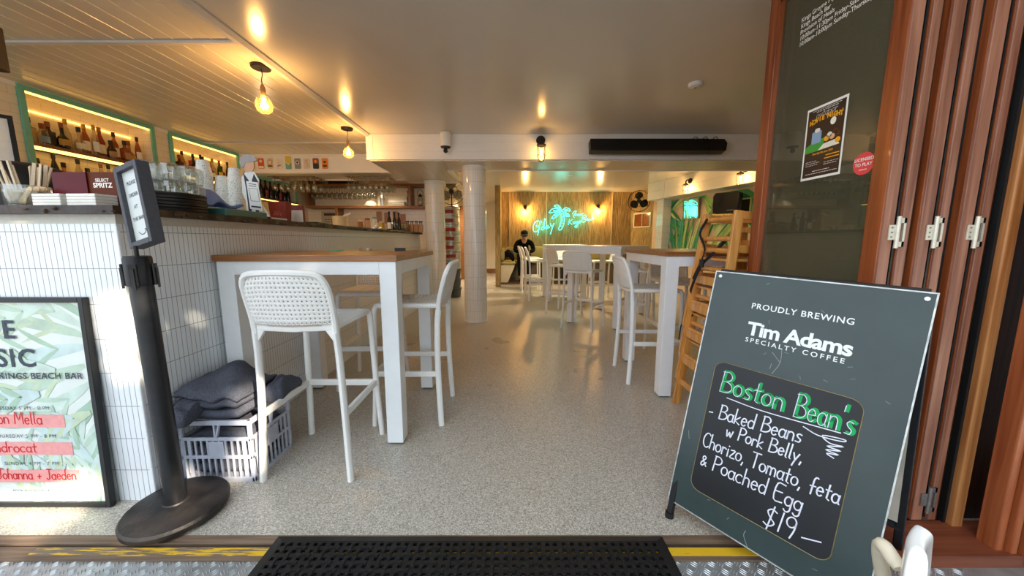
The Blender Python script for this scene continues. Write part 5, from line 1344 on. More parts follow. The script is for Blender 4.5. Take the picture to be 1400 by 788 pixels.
t = thing('enamel_bowl', 'upturned white bowl on the lower timber shelf', 'bowl', (-2.76, 7.1, 1.8005)); MB().lathe([(.13, 0), (.125, .02), (.08, .085), (.04, .10), (0, .1)], 24).build('bowl', M_cream0, t, smooth=True); MB().lathe([(.04, .1), (.04, .108), (0, .108)], 16).build('foot_ring', M_white, t)
t = thing('folded_towels', 'stack of folded white towels on the lower timber shelf', 'towels', (-2.22, 7.1, 1.8005))
for k in range(3): MB().box(-.15, .15, -.08, .08, k*.03, k*.03 + .028).build('towel', M_cream0, t, bev=.01, seg=3)
bottle('slim', 'green', 'black', None, (-2.02, 7.1, 1.8005), 'small green bottle at the right end of the lower timber shelf', None)
t = thing('glass_lantern', 'glass lantern with dark frame right of the timber shelving', 'lantern', (-1.78, 7.1, 1.8005))
MB().lathe([(.05, .02), (.06, .06), (.055, .15), (.03, .19)], 18).build('glass', M_wine, t, smooth=True); MB().lathe([(0, 0), (.06, 0), (.055, .02), (0, .022)], 18).build('base', M_iron, t, smooth=True); MB().lathe([(.035, .185), (.04, .2), (.01, .24), (0, .25)], 14).tube(catmull([(-.05, 0, .2), (-.05, 0, .28), (0, 0, .32), (.05, 0, .28), (.05, 0, .2)], 4), .004, 6).build('top', M_iron, t, smooth=True)
# items at the far end of the bar (standing on the bar top or the back counter)
t = thing('ice_bucket', 'big cream bucket behind the far end of the bar', 'bucket', (-2.98, 6.25, ZT - .0))
M_cream = mat('cream_enamel', '#d8cdaa', rough=.45)
MB().lathe([(0, 0), (.115, 0), (.13, .28), (.135, .285), (.125, .288), (.112, .01), (0, .008)], 28).build('bucket', M_cream, t, smooth=True); MB().tube(catmull([(-.13, 0, .28), (-.08, -.06, .22), (.08, -.06, .22), (.13, 0, .28)], 5), .004, 6).build('handle', M_ss, t); MB().bar((.06, 0, .29), (.17, .02, .34), .03, .025).build('scoop', M_paper, t)
t = thing('service_ledge', 'raised timber ledge behind the far end of the bar', 'ledge', (-2.6, 6.25, ZT - .004))
MB().box(-.85, .90, -.16, .16, -.03, .0035).build('board', M_shelfw, t)
for x in (-.75, .8): MB().box(x - .03, x + .03, -.12, .12, -ZT + .004, -.03).build('support', M_shelfw, t)
t = thing('pinned_notices', 'printed notice sheet pinned under the left end of the timber shelf', 'notice', (-3.62, 7.2, 1.35))
m = MB(frame((0, -.001, 0), (1, 0, 0), (0, 0, 1))); m.box(-.19, .19, 0, .36, -.009, -.001); m.mi = 1
m.ribbon([(-.12, .30), (.14, .30)], .05, .0005)
for k in range(4):
    for c in range(5): m.ribbon([(-.12 + c*.055, .2 - k*.05), (-.085 + c*.055, .2 - k*.05)], .012, .0005)
m.build('sheet', [mat('grey_notice', '#b9b2a2', rough=.6), MATS['badge_dark_print']], t)
def jar(x, y, r, h, lab, m_body, m_lid, z=ZT):
    t = thing('storage_jar', lab, 'jar', (x, y, z)); MB().lathe([(0, 0), (r, 0), (r, h*.82), (r*.8, h*.9)], 16).build('jar_body', m_body, t, smooth=True); MB().lathe([(r*.85, h*.86), (r*.85, h), (0, h)], 16).build('lid', m_lid, t, smooth=True)
jar(-3.22, 6.2, .085, .16, 'squat pale ceramic jar left of the cream bucket', M_paper, CAPS['cork'])
jar(-2.62, 6.22, .045, .22, 'narrow tan spice jar right of the cream bucket', CAPS['cork'], M_paper)
jar(-2.50, 6.24, .05, .25, 'tall pink-topped jar on the ledge', mat('pinkish_jar', '#c9a08c', rough=.5), CAPS['copper'])
jar(-2.36, 6.2, .04, .27, 'slim jar with a teal lid on the ledge', M_paper, M_teal)
jar(-2.26, 6.25, .045, .2, 'yellow jar on the ledge beside the teal-lidded one', LABS['yellow'], M_paper)
jar(-2.12, 6.28, .06, .19, 'dark brown jar on the ledge before the black bottles', CAPS['copper'], M_black)
t = thing('tap_unit', 'small steel fitting with round white knob on the far bar top', 'tap', (-1.88, 5.0, ZT)); MB().lathe([(.02, 0), (.018, .04)], 12).build('stem', M_ss, t); MB().sphere((0, -.02, .055), .028).build('knob', M_paper, t, smooth=True); MB().bar((-.07, 0, .035), (.07, 0, .045), .02, .015).build('arm', M_ss, t)
for i, (x, y, lab_) in enumerate(((-1.80, 5.30, 'white'), (-1.74, 5.36, None), (-1.72, 5.5, None))):
    bottle('tall', 'dark', 'black', lab_, (x, y, ZT), ('black bottle with a white stripe label at the far end of the bar', 'plain black bottle just right of the white-labelled one on the bar', 'plain black bottle farthest along the bar top')[i], 'black bottles on the bar')
t = thing('glass_canister', 'clear canister lying on its side near the end of the bar', 'canister', (-1.79, 5.72, ZT + .075)); Tm = Matrix.Rotation(R(90), 4, 'Y')
MB().lathe([(.072, -.13), (.075, -.12), (.075, .12), (.072, .13)], 20, Tm).build('glass', M_wine, t, smooth=True); MB().lathe([(.06, -.12), (.06, .11)], 16, Tm).build('contents', mat('pale_contents', '#b9b78c', rough=.7, noise=.4, nscale=40), t, smooth=True)
t = thing('wooden_board', 'timber serving board lying on the bar end', 'board', (-1.68, 5.55, ZT), R(80)); MB().prism(rrect(-.16, .16, -.06, .06, .03), 0, .02).build('board', M_timber, t); MB().prism(rrect(.15, .24, -.02, .02, .015), 0, .02).build('handle', M_timber, t)
for i in range(4):
    x = -1.66 + .0*i; t = thing('utensil_box', 'timber box of black utensils, number %d from the left at the end of the bar' % (i + 1), 'box', (-1.695 + .085*i - .02*i, 5.86 + .03*i, ZT), 0, 'timber utensil boxes at the bar end')
    MB().box(-.03, .03, -.035, .035, 0, .13).build('box', wood('pale_box_timber', '#a8743c', '#c9955a', axis=2), t, bev=.002)
    for k in range(3): MB().tube([(-.015 + .015*k, 0, .10), (-.02 + .02*k, .005, .17)], .005, 6).sphere((-.02 + .02*k, .005, .175), .012, 8, 6, (1, .5, 1)).build('utensil', M_black, t, smooth=True)
for i, (x, z) in enumerate(((-2.66, 1.60), (-2.50, 1.58), (-2.33, 1.60), (-2.18, 1.55))):
    o = MB().box(-.055, .055, -.004, .004, -.11, .11).build('menu_board', mat('pinkish_board', '#b98a70', rough=.6), bev=.002); o.location = (x, 7.235, z)
    tag(o, 'small pinkish board hanging on the tiles, %s from the left' % ('first', 'second', 'third', 'fourth')[i], 'board', 'small boards behind the bar')
t = thing('bulb_lamp', 'small glowing lamp on a bottle base behind the waiter cut-out', 'lamp', (-3.55, 5.35, 1.30))
MB().lathe([(0, -.4), (.05, -.4), (.06, .06), (.03, .10), (.02, .13)], 16).build('base', CAPS['copper'], t, smooth=True); MB().lathe([(.012, .13), (.03, .17), (.036, .21), (.02, .27), (0, .30)], 14).build('bulb', mat('lamp_glow', '#ffd890', emit=(1, .75, .35, 1), estr=5, noise=0), t, smooth=True)
point_lamp('bulb_lamp_light', (-3.5, 5.3, 1.55), 4, WARM, .04)
# small items on the near high table
for nm, lab, x, y, mb_, m_ in (('menu_block', 'small black block on the far edge of the table by the bar', -.80, 2.56, MB().box(-.035, .035, -.02, .02, 0, .022), M_black), ('coaster', 'green coaster on the far edge of the table by the bar', -1.26, 2.55, MB().lathe([(0, 0), (.05, 0), (.05, .008), (0, .008)], 20), M_teal), ('ashtray', 'low clear dish on the far edge of the table by the bar', -1.05, 2.56, MB().lathe([(0, 0), (.045, 0), (.05, .022), (.044, .022), (.04, .006), (0, .006)], 20), M_tumbler)):
    o = mb_.build(nm, m_, smooth=nm != 'menu_block', bev=.003 if nm == 'menu_block' else 0); o.location = (x, y, 1.0555); tag(o, lab, nm.replace('_', ' '))

# ================================================================== LAMPS AND CEILING FITTINGS
def pendant(x, y, lab):
    t = thing('pendant_lamp', lab, 'lamp', (x, y, ZC))
    MB().lathe([(0, -.022), (.062, -.022), (.066, -.018), (.066, 0), (0, 0)], 28).build('ceiling_rose', M_iron, t, smooth=True)
    MB().tube(catmull([(0, 0, -.02), (.004, .002, -.06), (-.003, 0, -.10), (0, 0, -.145)], 5), .0035, 8).build('cord', mat('brown_flex', '#4a2a1a', rough=.8), t)
    MB().lathe([(0, -.125), (.008, -.128), (.016, -.150), (.018, -.165), (.018, -.205), (.015, -.212), (0, -.212)], 18).build('lamp_holder', mat('wood_holder', '#9a7145', rough=.5), t, smooth=True)
    MB().lathe([(.012, -.208), (.018, -.222), (.046, -.240), (.060, -.268), (.061, -.292), (.050, -.320), (.028, -.338), (0, -.343)], 26).build('bulb', M_bulb, t, smooth=True)
    m = MB()
    for k in range(5): a = k*1.257; m.tube([(.006*math.cos(a), .006*math.sin(a), -.225), (.016*math.cos(a), .016*math.sin(a), -.30)], .0030, 5)
    m.build('filament', M_fil, t)
    point_lamp('pendant_light', (0, 0, -.275), 13, WARM, .03, t)
pendant(-1.875, 2.835, 'bare amber globe bulb hanging on a brown cord, nearer of the two over the bar')
pendant(-1.905, 4.302, 'bare amber globe bulb hanging on a brown cord, farther of the two over the bar')

def jar_lamp(loc, rz, lab, W_, s=1.0):
    """caged jar on a swan arm; local -y points away from the wall"""
    t = thing('wall_lamp', lab, 'lamp', loc, rz); t.scale = (s, s, s)
    MB().lathe([(.046, 0), (.046, .010), (.040, .018), (0, .020)], 24, Matrix.Rotation(R(90), 4, 'X')).build('backplate', M_iron, t, smooth=True)
    MB().tube(catmull([(0, -.01, 0), (0, -.06, .012), (0, -.085, -.01), (0, -.088, -.045)], 5), .011, 10).build('arm', M_iron, t, smooth=True)
    Tj = Matrix.Translation((0, -.088, -.045))
    MB().lathe([(0, 0), (.022, -.002), (.046, -.018), (.048, -.030), (0, -.030)], 22, Tj).build('cap', M_iron, t, smooth=True)
    MB().lathe([(.040, -.030), (.042, -.12), (.036, -.155), (.018, -.175), (0, -.178)], 22, Tj).build('glass_jar', M_glass, t, smooth=True)
    m = MB()
    for k in range(4):
        a = k*1.571 + .78; m.tube(catmull([(.046*math.cos(a), .046*math.sin(a), -.03), (.047*math.cos(a), .047*math.sin(a), -.12), (.040*math.cos(a), .040*math.sin(a), -.162), (0, 0, -.186)], 4), .0022, 5)
    m.tube([(.047*math.cos(k*.39), .047*math.sin(k*.39), -.12) for k in range(16)], .0022, 5, closed=True)
    m.v = [Tj @ p for p in m.v]; m.build('cage', M_iron, t)
    MB().lathe([(.010, -.03), (.014, -.055), (.026, -.085), (.026, -.105), (.012, -.128), (0, -.130)], 16, Tj).build('bulb', M_bulb, t, smooth=True)
    MB().tube([Tj @ Vector((0, 0, -.06)), Tj @ Vector((0, 0, -.115))], .011, 8).build('filament', M_fil, t)
    point_lamp('wall_light', (0, -.092, -.135), W_, WARM, .03, t)
jar_lamp((.372, BY, 2.352), 0, 'caged jar lamp on the white beam above the entrance to the hall', 4, 1.22)
jar_lamp((.395, 9.75, 2.04), 0, 'glowing jar lamp on the bamboo wall left of the neon sign', 60, 1.1)
jar_lamp((2.38, 9.75, 2.06), 0, 'glowing jar lamp on the bamboo wall right of the neon sign', 60, 1.1)
def bulkhead_pt(s, off=.36): return Vector((3.55, 8.5, 0)) + RWD*s + RWN*off
p1 = bulkhead_pt(1.35); jar_lamp((p1.x, p1.y, 2.29), R(-76), 'glowing jar lamp on the white bulkhead above the leaf mural, farther one', 11, 1.15)
p2 = bulkhead_pt(2.58); jar_lamp((p2.x, p2.y, 2.28), R(-76), 'glowing jar lamp on the white bulkhead above the leaf mural, nearer one', 11, 1.15)

M_heat = mat('heater_black', '#0f0f10', rough=.5, noise=.1)
t = thing('strip_heater', 'long black strip heater fixed along the white beam', 'heater', (1.75, BY - .12, 2.25))
Tm = Matrix.Rotation(R(-14), 4, 'X')
MB(Tm).box(-.80, .62, -.055, .055, -.075, .075).build('heater_body', M_heat, t, bev=.008)
m = MB(Tm)
for k in range(9): m.box(-.79, .61, -.0575, -.055, -.062 + k*.0145, -.056 + k*.0145)
m.build('front_ribs', M_black, t)
MB(Tm).prism([(.625, -.075), (.81, -.072), (.83, .02), (.80, .07), (.625, .072)], -.055, .055, Matrix(((1, 0, 0, 0), (0, 0, -1, 0), (0, 1, 0, 0), (0, 0, 0, 1)))).build('end_box', M_heat, t, bev=.006)
for x in (-.5, .45): MB().box(x - .02, x + .02, .05, .12, -.02, .09).build('bracket', M_black, t)
for x in (.48, .60, .72):
    MB().tube(catmull([(x - .05, .0, .075), (x - .03, -.01, .105), (x + .01, .01, .11), (x + .03, .02, .075)], 5), .004, 6).build('cable', M_black, t)
t = thing('ceiling_speaker', 'white can fixed to the left end of the beam with a black eye below', 'speaker', (-.79, BY - .075, 2.26))
MB().lathe([(0, 0), (.062, 0), (.066, .01), (.066, .155), (.06, .165), (0, .165)], 28).build('body', M_white, t, smooth=True)
MB().lathe([(0, -.012), (.058, -.012), (.06, 0), (0, 0)], 24).build('rim', M_black, t, smooth=True); MB().lathe([(.014, -.012), (.014, -.03)], 10).build('neck', M_black, t)
MB().sphere((0, -.006, -.048), .027).build('eye', M_black, t, smooth=True)
t = thing('smoke_detector', 'round white smoke detector on the ceiling near the folding doors', 'smoke detector', (1.544, 3.132, ZC))
MB().lathe([(0, -.036), (.020, -.036), (.034, -.030), (.050, -.026), (.056, -.012), (.056, 0), (0, 0)], 28).build('housing', M_white, t, smooth=True); MB().lathe([(0, -.040), (.012, -.038), (.012, -.03)], 12).build('sensor', mat('grey_sensor', '#8a8a88'), t)
t = thing('smoke_detector', 'small sensor on the rear ceiling in front of the neon sign', 'smoke detector', (1.394, 8.119, ZC))
MB().lathe([(0, -.05), (.03, -.046), (.05, -.02), (.06, 0), (0, 0)], 20).build('housing', M_white, t, smooth=True); MB().lathe([(0, -.056), (.018, -.052), (.018, -.04)], 12).build('sensor', M_iron, t)
def downlight(x, y, lab, W_):
    t = thing('downlight', lab, 'lamp', (x, y, ZC)); MB().lathe([(.06, -.004), (.075, -.006), (.078, 0), (.06, 0)], 24).build('trim_ring', M_white, t, smooth=True)
    MB().lathe([(0, -.003), (.06, -.003)], 24).build('lens', mat('downlight_lens', '#ffe6b8', emit=(1, .78, .45, 1), estr=10, noise=0), t)
    d = bpy.data.lights.new('downlight_beam', 'SPOT'); d.energy = W_; d.color = (1, .82, .56); d.spot_size = R(140); d.spot_blend = .8; d.shadow_soft_size = .15
    o = bpy.data.objects.new('downlight_beam', d); COL.objects.link(o); o.location = (0, 0, -.02); o.parent = t
downlight(-.95, 9.6, 'round ceiling downlight in the hall between the two columns', 260)
downlight(-2.6, 6.75, 'added ceiling downlight brightening the timber shelving behind the bar', 75)  # unseen lamp, added to brighten the back bar
downlight(1.2, 7.3, 'added ceiling downlight brightening the area of the rear white table', 240)  # unseen lamp, put in to warm and lift the rear

# ================================================================== NEON
M_neon = mat('neon_cyan', '#8ff5f0', emit=(.03, .80, .72, 1), estr=2.3, noise=0)
NX = lambda x: .437 + x*.001508
NZ = lambda y: 2.283 - y*.001486
nt = thing('neon_sign', 'cyan neon sign with a palm tree and handwriting on the bamboo wall', 'neon sign', (1.35, 9.72, 1.25))
def neon(part, strokes, r=.0068):
    m = MB(Matrix.Translation((-1.35, -9.72, -1.25)))
    for s_ in strokes:
        P3 = [(NX(x), 9.70, NZ(y)) for x, y in s_]
        m.tube(catmull(P3, 4) if len(P3) > 2 else P3, r, 6)
    m.build(part, M_neon, nt, smooth=True)
neon('greeting_tube', [[(232, 500), (240, 450), (205, 420), (150, 450), (120, 530), (128, 600), (165, 620), (210, 590), (232, 520)], [(170, 505), (200, 528), (228, 500), (215, 600), (200, 680)], [(255, 408), (270, 450)],
     [(312, 520), (275, 535), (262, 575), (290, 580), (315, 545)], [(330, 375), (315, 540), (335, 562)], [(390, 500), (355, 520), (345, 555), (370, 560), (393, 515), (395, 548), (420, 530)], [(430, 465), (440, 512), (470, 508), (500, 460)], [(500, 460), (470, 530), (450, 600), (432, 660)]])
neon('palm_tube', [[(625, 250), (600, 175), (545, 135), (492, 152), (520, 168), (565, 195), (610, 250)], [(610, 240), (530, 198), (450, 212), (402, 278), (470, 268), (560, 250), (615, 255)], [(610, 262), (550, 275), (490, 312), (450, 378), (520, 358), (600, 285)],
     [(635, 240), (690, 188), (755, 198), (780, 242), (720, 240), (650, 258)], [(645, 262), (710, 278), (752, 300), (772, 342), (700, 332), (640, 285)], [(620, 290), (628, 400), (595, 520), (580, 570), (608, 586), (650, 540), (682, 420), (668, 320), (642, 282)],
     [(632, 340), (655, 345)], [(630, 400), (655, 405)], [(618, 455), (645, 462)], [(602, 510), (632, 520)], [(600, 200), (560, 168)], [(560, 235), (480, 235)], [(560, 300), (500, 335)], [(680, 225), (740, 220)], [(680, 290), (740, 318)]])
neon('place_tube', [[(822, 300), (848, 252), (892, 245), (862, 292), (842, 335), (856, 362)], [(838, 318), (880, 310)], [(878, 330), (890, 296), (905, 300)], [(925, 300), (908, 312), (918, 328), (935, 312), (925, 300)], [(942, 328), (955, 296), (962, 322), (978, 292), (985, 318), (1000, 290), (1025, 288)],
     [(772, 385), (755, 495)], [(832, 385), (775, 442), (822, 487)], [(846, 430), (844, 480)], [(860, 480), (868, 432), (885, 470), (898, 425)], [(932, 430), (905, 448), (922, 468), (936, 432), (905, 540), (872, 518), (940, 470)], [(968, 418), (945, 432), (972, 442), (948, 458)],
     [(1014, 320), (990, 435)], [(1012, 330), (1060, 315), (1075, 345), (1022, 378), (1070, 400), (1040, 440), (990, 436)], [(1082, 408), (1106, 392), (1094, 374), (1080, 400), (1106, 420)], [(1138, 385), (1116, 405), (1130, 416), (1142, 386), (1150, 410)], [(1178, 380), (1156, 396), (1176, 406)], [(1196, 285), (1186, 398), (1206, 365), (1220, 376)]], .0054)
m = MB(Matrix.Translation((-1.35, -9.72, -1.25)))
for x, y in ((150, 600), (330, 560), (440, 500), (600, 560), (640, 300), (500, 170), (760, 300), (850, 330), (1000, 400), (1180, 390), (880, 470)): m.cbox((NX(x), 9.725, NZ(y)), (.012, .05, .012))
m.build('standoffs', M_glass, nt)
for x, z in ((-.5, .25), (.0, .45), (.55, .42)): point_lamp('neon_glow', (x, -.16, z), 3, (.03, .9, .75), .14, nt)

# ================================================================== FURNITURE AT THE REAR
M_olive = fabric_mat('olive_cushion', '#b3a873'); M_benchp = mat('cream_bench_panel', '#d9cdb2', rough=.6, noise=.06, nscale=8)
t = thing('bench', 'cream bench with tapering end beside the bamboo wing wall', 'bench', (-.24, 8.75, .09))
MB().prism([(0, 0), (.17, 0), (.34, .40), (.34, .43), (0, .43)], 0, .47, Matrix(((1, 0, 0, 0), (0, 0, 1, 0), (0, 1, 0, 0), (0, 0, 0, 1)))).build('base_panel', M_benchp, t)
cushion('seat_cushion', .0, .36, -.02, .48, .432, .52, 2, t, lump=.003, mats=M_olive, ex=.2); cushion('back_cushion', .0, .09, .0, .48, .53, .86, 4, t, lump=.002, mats=M_olive, ex=.2)
t = thing('bench', 'long cream bench with olive cushions along the bamboo rear wall', 'bench', (.42, 9.24, .09))
MB().box(-.655, 2.75, .08, .50, 0, .43).build('base_panel', mat('bench_dark_panel', '#6e6350', rough=.6), t); cushion('seat_cushion', -.655, 2.75, .0, .50, .432, .52, 6, t, lump=.003, mats=M_olive, ex=.15); cushion('back_cushion', -.65, 2.75, .38, .505, .53, .88, 8, t, lump=.002, mats=M_olive, ex=.15)
t = thing('dining_table', 'low table in front of the rear bench', 'table', (1.35, 8.88, .09))
MB().box(-.45, .45, -.20, .24, .70, .735).build('tabletop', M_steel, t, bev=.003)
MB().box(-.04, .04, -.04, .04, .02, .70).build('pedestal', M_blackm, t); MB().box(-.2, .2, -.17, .2, 0, .02).build('base_plate', M_blackm, t)
bag = cushion('backpack', -.21, .10, 8.84, 9.10, .615, .80, 17, lump=.02, mats=fabric_mat('black_nylon', '#131316'), sag=lambda u, v: .10*math.exp(-((u + .05)**2)*4) - .05*max(0, u - .3))
tag(bag, 'slumped black backpack lying on the bench beside the seated person', 'bag')
m = MB(); m.tube(catmull([(-.12, 8.87, .72), (-.04, 8.84, .83), (.03, 8.86, .87), (.08, 8.9, .76)], 5), .012, 6); m.build('strap', mat('grey_strap', '#4a4a50', rough=.8), bag)

# seated person -----------------------------------------------------
def skin(name, verts, edges, mats, par, sub=2):
    me = bpy.data.meshes.new(name); me.from_pydata([v[:3] for v in verts], edges, []); o = bpy.data.objects.new(name, me); COL.objects.link(o)
    me.materials.append(mats); o.parent = par
    md_ = o.modifiers.new('skin', 'SKIN'); md_.use_smooth_shade = True
    for i, v in enumerate(verts):
        r = v[3]; me.skin_vertices[0].data[i].radius = (r, v[4] if len(v) > 4 else r); me.skin_vertices[0].data[i].use_root = i == 0
    s_ = o.modifiers.new('sub', 'SUBSURF'); s_.levels = sub; s_.render_levels = sub
    return o
pr_ = thing('person', 'person in black jumper and dark cap sitting on the rear bench, looking down', 'person', (.36, 9.36, .09), 0)
M_skin = mat('skin', '#b98a6c', rough=.55); M_jum = fabric_mat('black_jumper', '#121215'); M_trou = fabric_mat('dark_trousers', '#1a1a1e'); M_shoe = mat('dark_shoe', '#26211f', rough=.5)
V = [(0, .10, .60, .10), (0, .08, .75, .11), (0, .02, .95, .12), (0, -.02, 1.04, .07), (0, -.055, 1.10, .05), (0, -.10, 1.17, .078), (0, -.115, 1.225, .075)]
E_ = [(0, 1), (1, 2), (2, 3), (3, 4), (4, 5), (5, 6)]
V += [(0, -.185, 1.165, .014)]; E_ += [(5, 7)]                 # nose
for s in (-1, 1):
    k = len(V); V += [(s*.09, 0, 1.01, .06), (s*.185, -.01, .985, .052), (s*.235, -.12, .78, .04), (s*.10, -.30, .74, .03), (s*.045, -.35, .735, .024)]
    E_ += [(3, k), (k, k+1), (k+1, k+2), (k+2, k+3), (k+3, k+4)]
    for f, (fx, fy, fl) in enumerate(((.03, -.03, .0), (.012, -.045, .002), (-.004, -.046, .002), (-.02, -.04, .0), (.03, .0, .02))):
        a = len(V); V += [(s*(.045 + fx*.6), -.375 + fy*.5, .735 + fl, .0085), (s*(.045 + fx*.9), -.385 + fy, .722 + fl, .007)]; E_ += [(k+4, a), (a, a+1)]
    k = len(V); V += [(s*.09, .06, .585, .085), (s*.12, -.36, .555, .06), (s*.11, -.40, .10, .04), (s*.11, -.41, .05, .035), (s*.12, -.54, .03, .028)]
    E_ += [(0, k), (k, k+1), (k+1, k+2), (k+2, k+3), (k+3, k+4)]
skin('body', V, E_, M_skin, pr_)
J = [(0, .10, .62, .13), (0, .08, .76, .138), (0, .025, .93, .145), (0, -.01, 1.02, .10), (0, -.035, 1.055, .062)]; JE = [(0, 1), (1, 2), (2, 3), (3, 4)]
for s in (-1, 1):
    k = len(J); J += [(s*.10, 0, 1.0, .085), (s*.195, -.01, .975, .074), (s*.245, -.12, .78, .058), (s*.115, -.295, .742, .042)]; JE += [(3, k), (k, k+1), (k+1, k+2), (k+2, k+3)]
skin('jumper', J, JE, M_jum, pr_)
K = [(0, .10, .585, .115)]; KE = []
for s in (-1, 1):
    k = len(K); K += [(s*.10, .05, .585, .098), (s*.125, -.36, .56, .074), (s*.115, -.40, .12, .056)]; KE += [(0, k), (k, k+1), (k+1, k+2)]
skin('trousers', K, KE, M_trou, pr_)
for s in (-1, 1): skin('shoe', [(s*.112, -.39, .065, .045), (s*.114, -.42, .045, .045), (s*.122, -.56, .03, .033)], [(0, 1), (1, 2)], M_shoe, pr_)
Th = Matrix.Translation((0, -.10, 1.20)) @ Matrix.Rotation(R(18), 4, 'X')
MB(Th).lathe([(.094, .0), (.096, .03), (.086, .075), (.05, .105), (0, .114)], 22).build('cap', mat('dark_cap', '#17171b', rough=.9), pr_, smooth=True)
MB(Th).lathe([(.097, .008), (.098, .022)], 22).build('cap_band', mat('grey_band', '#8c8a88', rough=.9), pr_, smooth=True)
MB(Th).prism([(.085*math.cos(R(a)), -.03 + .15*math.sin(R(a))) for a in range(180, 361, 12)], -.004, .004, Matrix.Translation((0, -.0, .0))).build('cap_peak', MATS['dark_cap'], pr_)
m = MB(Th)
for s in (-1, 1): m.sphere((s*.032, -.083, -.022), .026, 10, 6, (1, .35, .8))
m.bar((-.09, -.05, -.018), (.09, -.05, -.018), .06, .008).build('sunglasses', M_black, pr_, smooth=True)
MB(Th).sphere((0, -.062, -.075), .045, 12, 8, (1, .75, .7)).build('beard', mat('grey_beard', '#a9a29a', rough=.9), pr_, smooth=True)

# kegs stacked between the columns, with a fan on top
M_keg = mat('keg_steel', '#c3c2bb', rough=.3, metal=.75, noise=.1); M_kred = mat('keg_red', '#a33426', rough=.5, noise=.15); M_kgrey = mat('dark_grey_crate', '#4a4c4a', rough=.6, noise=.15)
kx, ky = -1.18, 7.02
kp = None; z = 0
for i in range(3):
    if kp is None:
        kp = thing('storage_tub', '', 'tub'); MB().lathe([(0, 0), (.17, 0), (.185, .16), (.196, .165), (.196, .19), (0, .19)], 28).build('tub', M_kgrey, kp, smooth=True); MB().box(-.06, .06, -.20, -.18, .10, .15).build('handle', M_black, kp); o = kp
    else: o = dup(kp)
    o.location = (kx, ky, z); tag(o, ['lowest', 'middle', 'highest'][i] + ' of the dark grey tubs under the kegs', 'tub', 'grey tubs under the kegs'); z += .191
kp = None
for i in range(7):
    if kp is None:
        kp = thing('keg', '', 'keg'); MB().lathe([(0, .012), (.17, .012), (.176, .03), (.176, .14), (.17, .158), (0, .158)], 28).build('drum', M_keg, kp, smooth=True)
        for z_ in (0, .142): MB().lathe([(.176, z_), (.188, z_ + .004), (.188, z_ + .022), (.176, z_ + .028)], 28).build('rim', M_keg, kp, smooth=True)
        n = 14; vs = []
        for k in range(n + 1): a = R(-120 + 62*k/n); vs += [(.178*math.cos(a), .178*math.sin(a), .052), (.178*math.cos(a), .178*math.sin(a), .118)]
        MB().add(vs, [(2*k, 2*k+2, 2*k+3, 2*k+1) for k in range(n)]).build('red_label', M_kred, kp); o = kp
    else: o = dup(kp)
    o.location = (kx, ky, z); o.rotation_euler = (0, 0, .12*math.sin(i*2)); z += .1705
    tag(o, 'silver keg with red label, %s' % ('bottom of the stack behind the columns' if i == 0 else 'top of the stack under the fan' if i == 6 else 'number %d from the bottom of the stack behind the columns' % (i + 1)), 'keg', 'kegs stacked between the columns')
def fan(loc, rz, r, lab, bladem, dark, stand):
    t = thing('fan', lab, 'fan', loc, rz)
    Tf = Matrix.Rotation(R(90), 4, 'X')
    m = MB(); 
    for rr, y in ((r, 0), (r, -.04), (r*.5, -.055)): m.tube([(rr*math.cos(k*.2618), y, rr*math.sin(k*.2618)) for k in range(24)], .005, 6, closed=True)
    for k in range(32 if dark else 20): a = k*2*math.pi/(32 if dark else 20); m.tube([(.04*math.cos(a), -.065, .04*math.sin(a)), (r*.6*math.cos(a), -.06, r*.6*math.sin(a)), (r*math.cos(a), -.02, r*math.sin(a)), (r*.9*math.cos(a), .05, r*.9*math.sin(a))], .0022, 4)
    m.build('guard', M_iron if dark else M_brass, t)
    MB().lathe([(0, .07), (.045, .068), (.05, .03), (.05, -.08), (0, -.09)], 18, Tf).build('motor', M_black, t, smooth=True)
    for k in range(3):
        a = k*2.094 + .5; m = MB(Matrix.Rotation(a, 4, 'Y')); vs = []; n = 8
        for i in range(n + 1):
            f = i/n; rr = .05 + (r*.88 - .05)*f; w = r*.42*math.sin(math.pi*(.12 + .80*f))
            vs += [(rr, -.02 - .03*(1 - f), -w*.9), (rr, .02, 0), (rr, .012, w)]
        m.add(vs, [(3*i + j, 3*i + j + 1, 3*i + j + 4, 3*i + j + 3) for i in range(n) for j in (0, 1)]).build('blade', bladem, t, smooth=True, solid=.003)
    if stand: MB().tube([(0, .03, -.02), (0, .03, -r - .03)], .012, 8).lathe([(.12, -r - .055), (.12, -r - .042), (.03, -r - .03), (0, -r - .03)], 24).build('stand', M_black, t, smooth=True)
    else: MB().bar((0, .05, 0), (0, .19, .0), .04, .04).build('wall_bracket', M_black, t)
    return t
fan((kx + .03, ky, z + .305), R(8), .25, 'round metal fan standing on top of the keg stack', mat('fan_blade', '#b5a98c', rough=.35, metal=.4), False, True)
fan((3.20, 8.95, 2.10), R(-30), .26, 'dark caged fan on the bamboo wall beside the white bulkhead', M_iron, True, False)
# white framed pass window on the angled bamboo wall
A0 = Vector((3.30, 9.75, 0)); B0 = Vector((3.95, 8.2, 0)); dw = (B0 - A0).normalized()
o_ = A0 + dw*.10; Tw = frame((o_.x, o_.y, 1.47), dw, (0, 0, 1)); Twi = Matrix.Translation(-Vector((o_.x, o_.y, 1.47))) @ Tw
wn_ = struct(MB(Twi).box(0, .62, 0, .03, 0, .02).box(0, .62, .35, .38, 0, .02).box(0, .03, .03, .35, 0, .02).box(.59, .62, .03, .35, 0, .02).box(.30, .315, .03, .35, 0, .012).build('window_1', mat('pale_green_frame', '#e3e2c4', rough=.5)))
wn_.location = (o_.x, o_.y, 1.47)
MB(Twi).box(.03, .59, .03, .35, .001, .004).build('pane', mat('amber_window', '#8a4a1c', rough=.1, noise=.3, nscale=5, coat=.6), wn_)

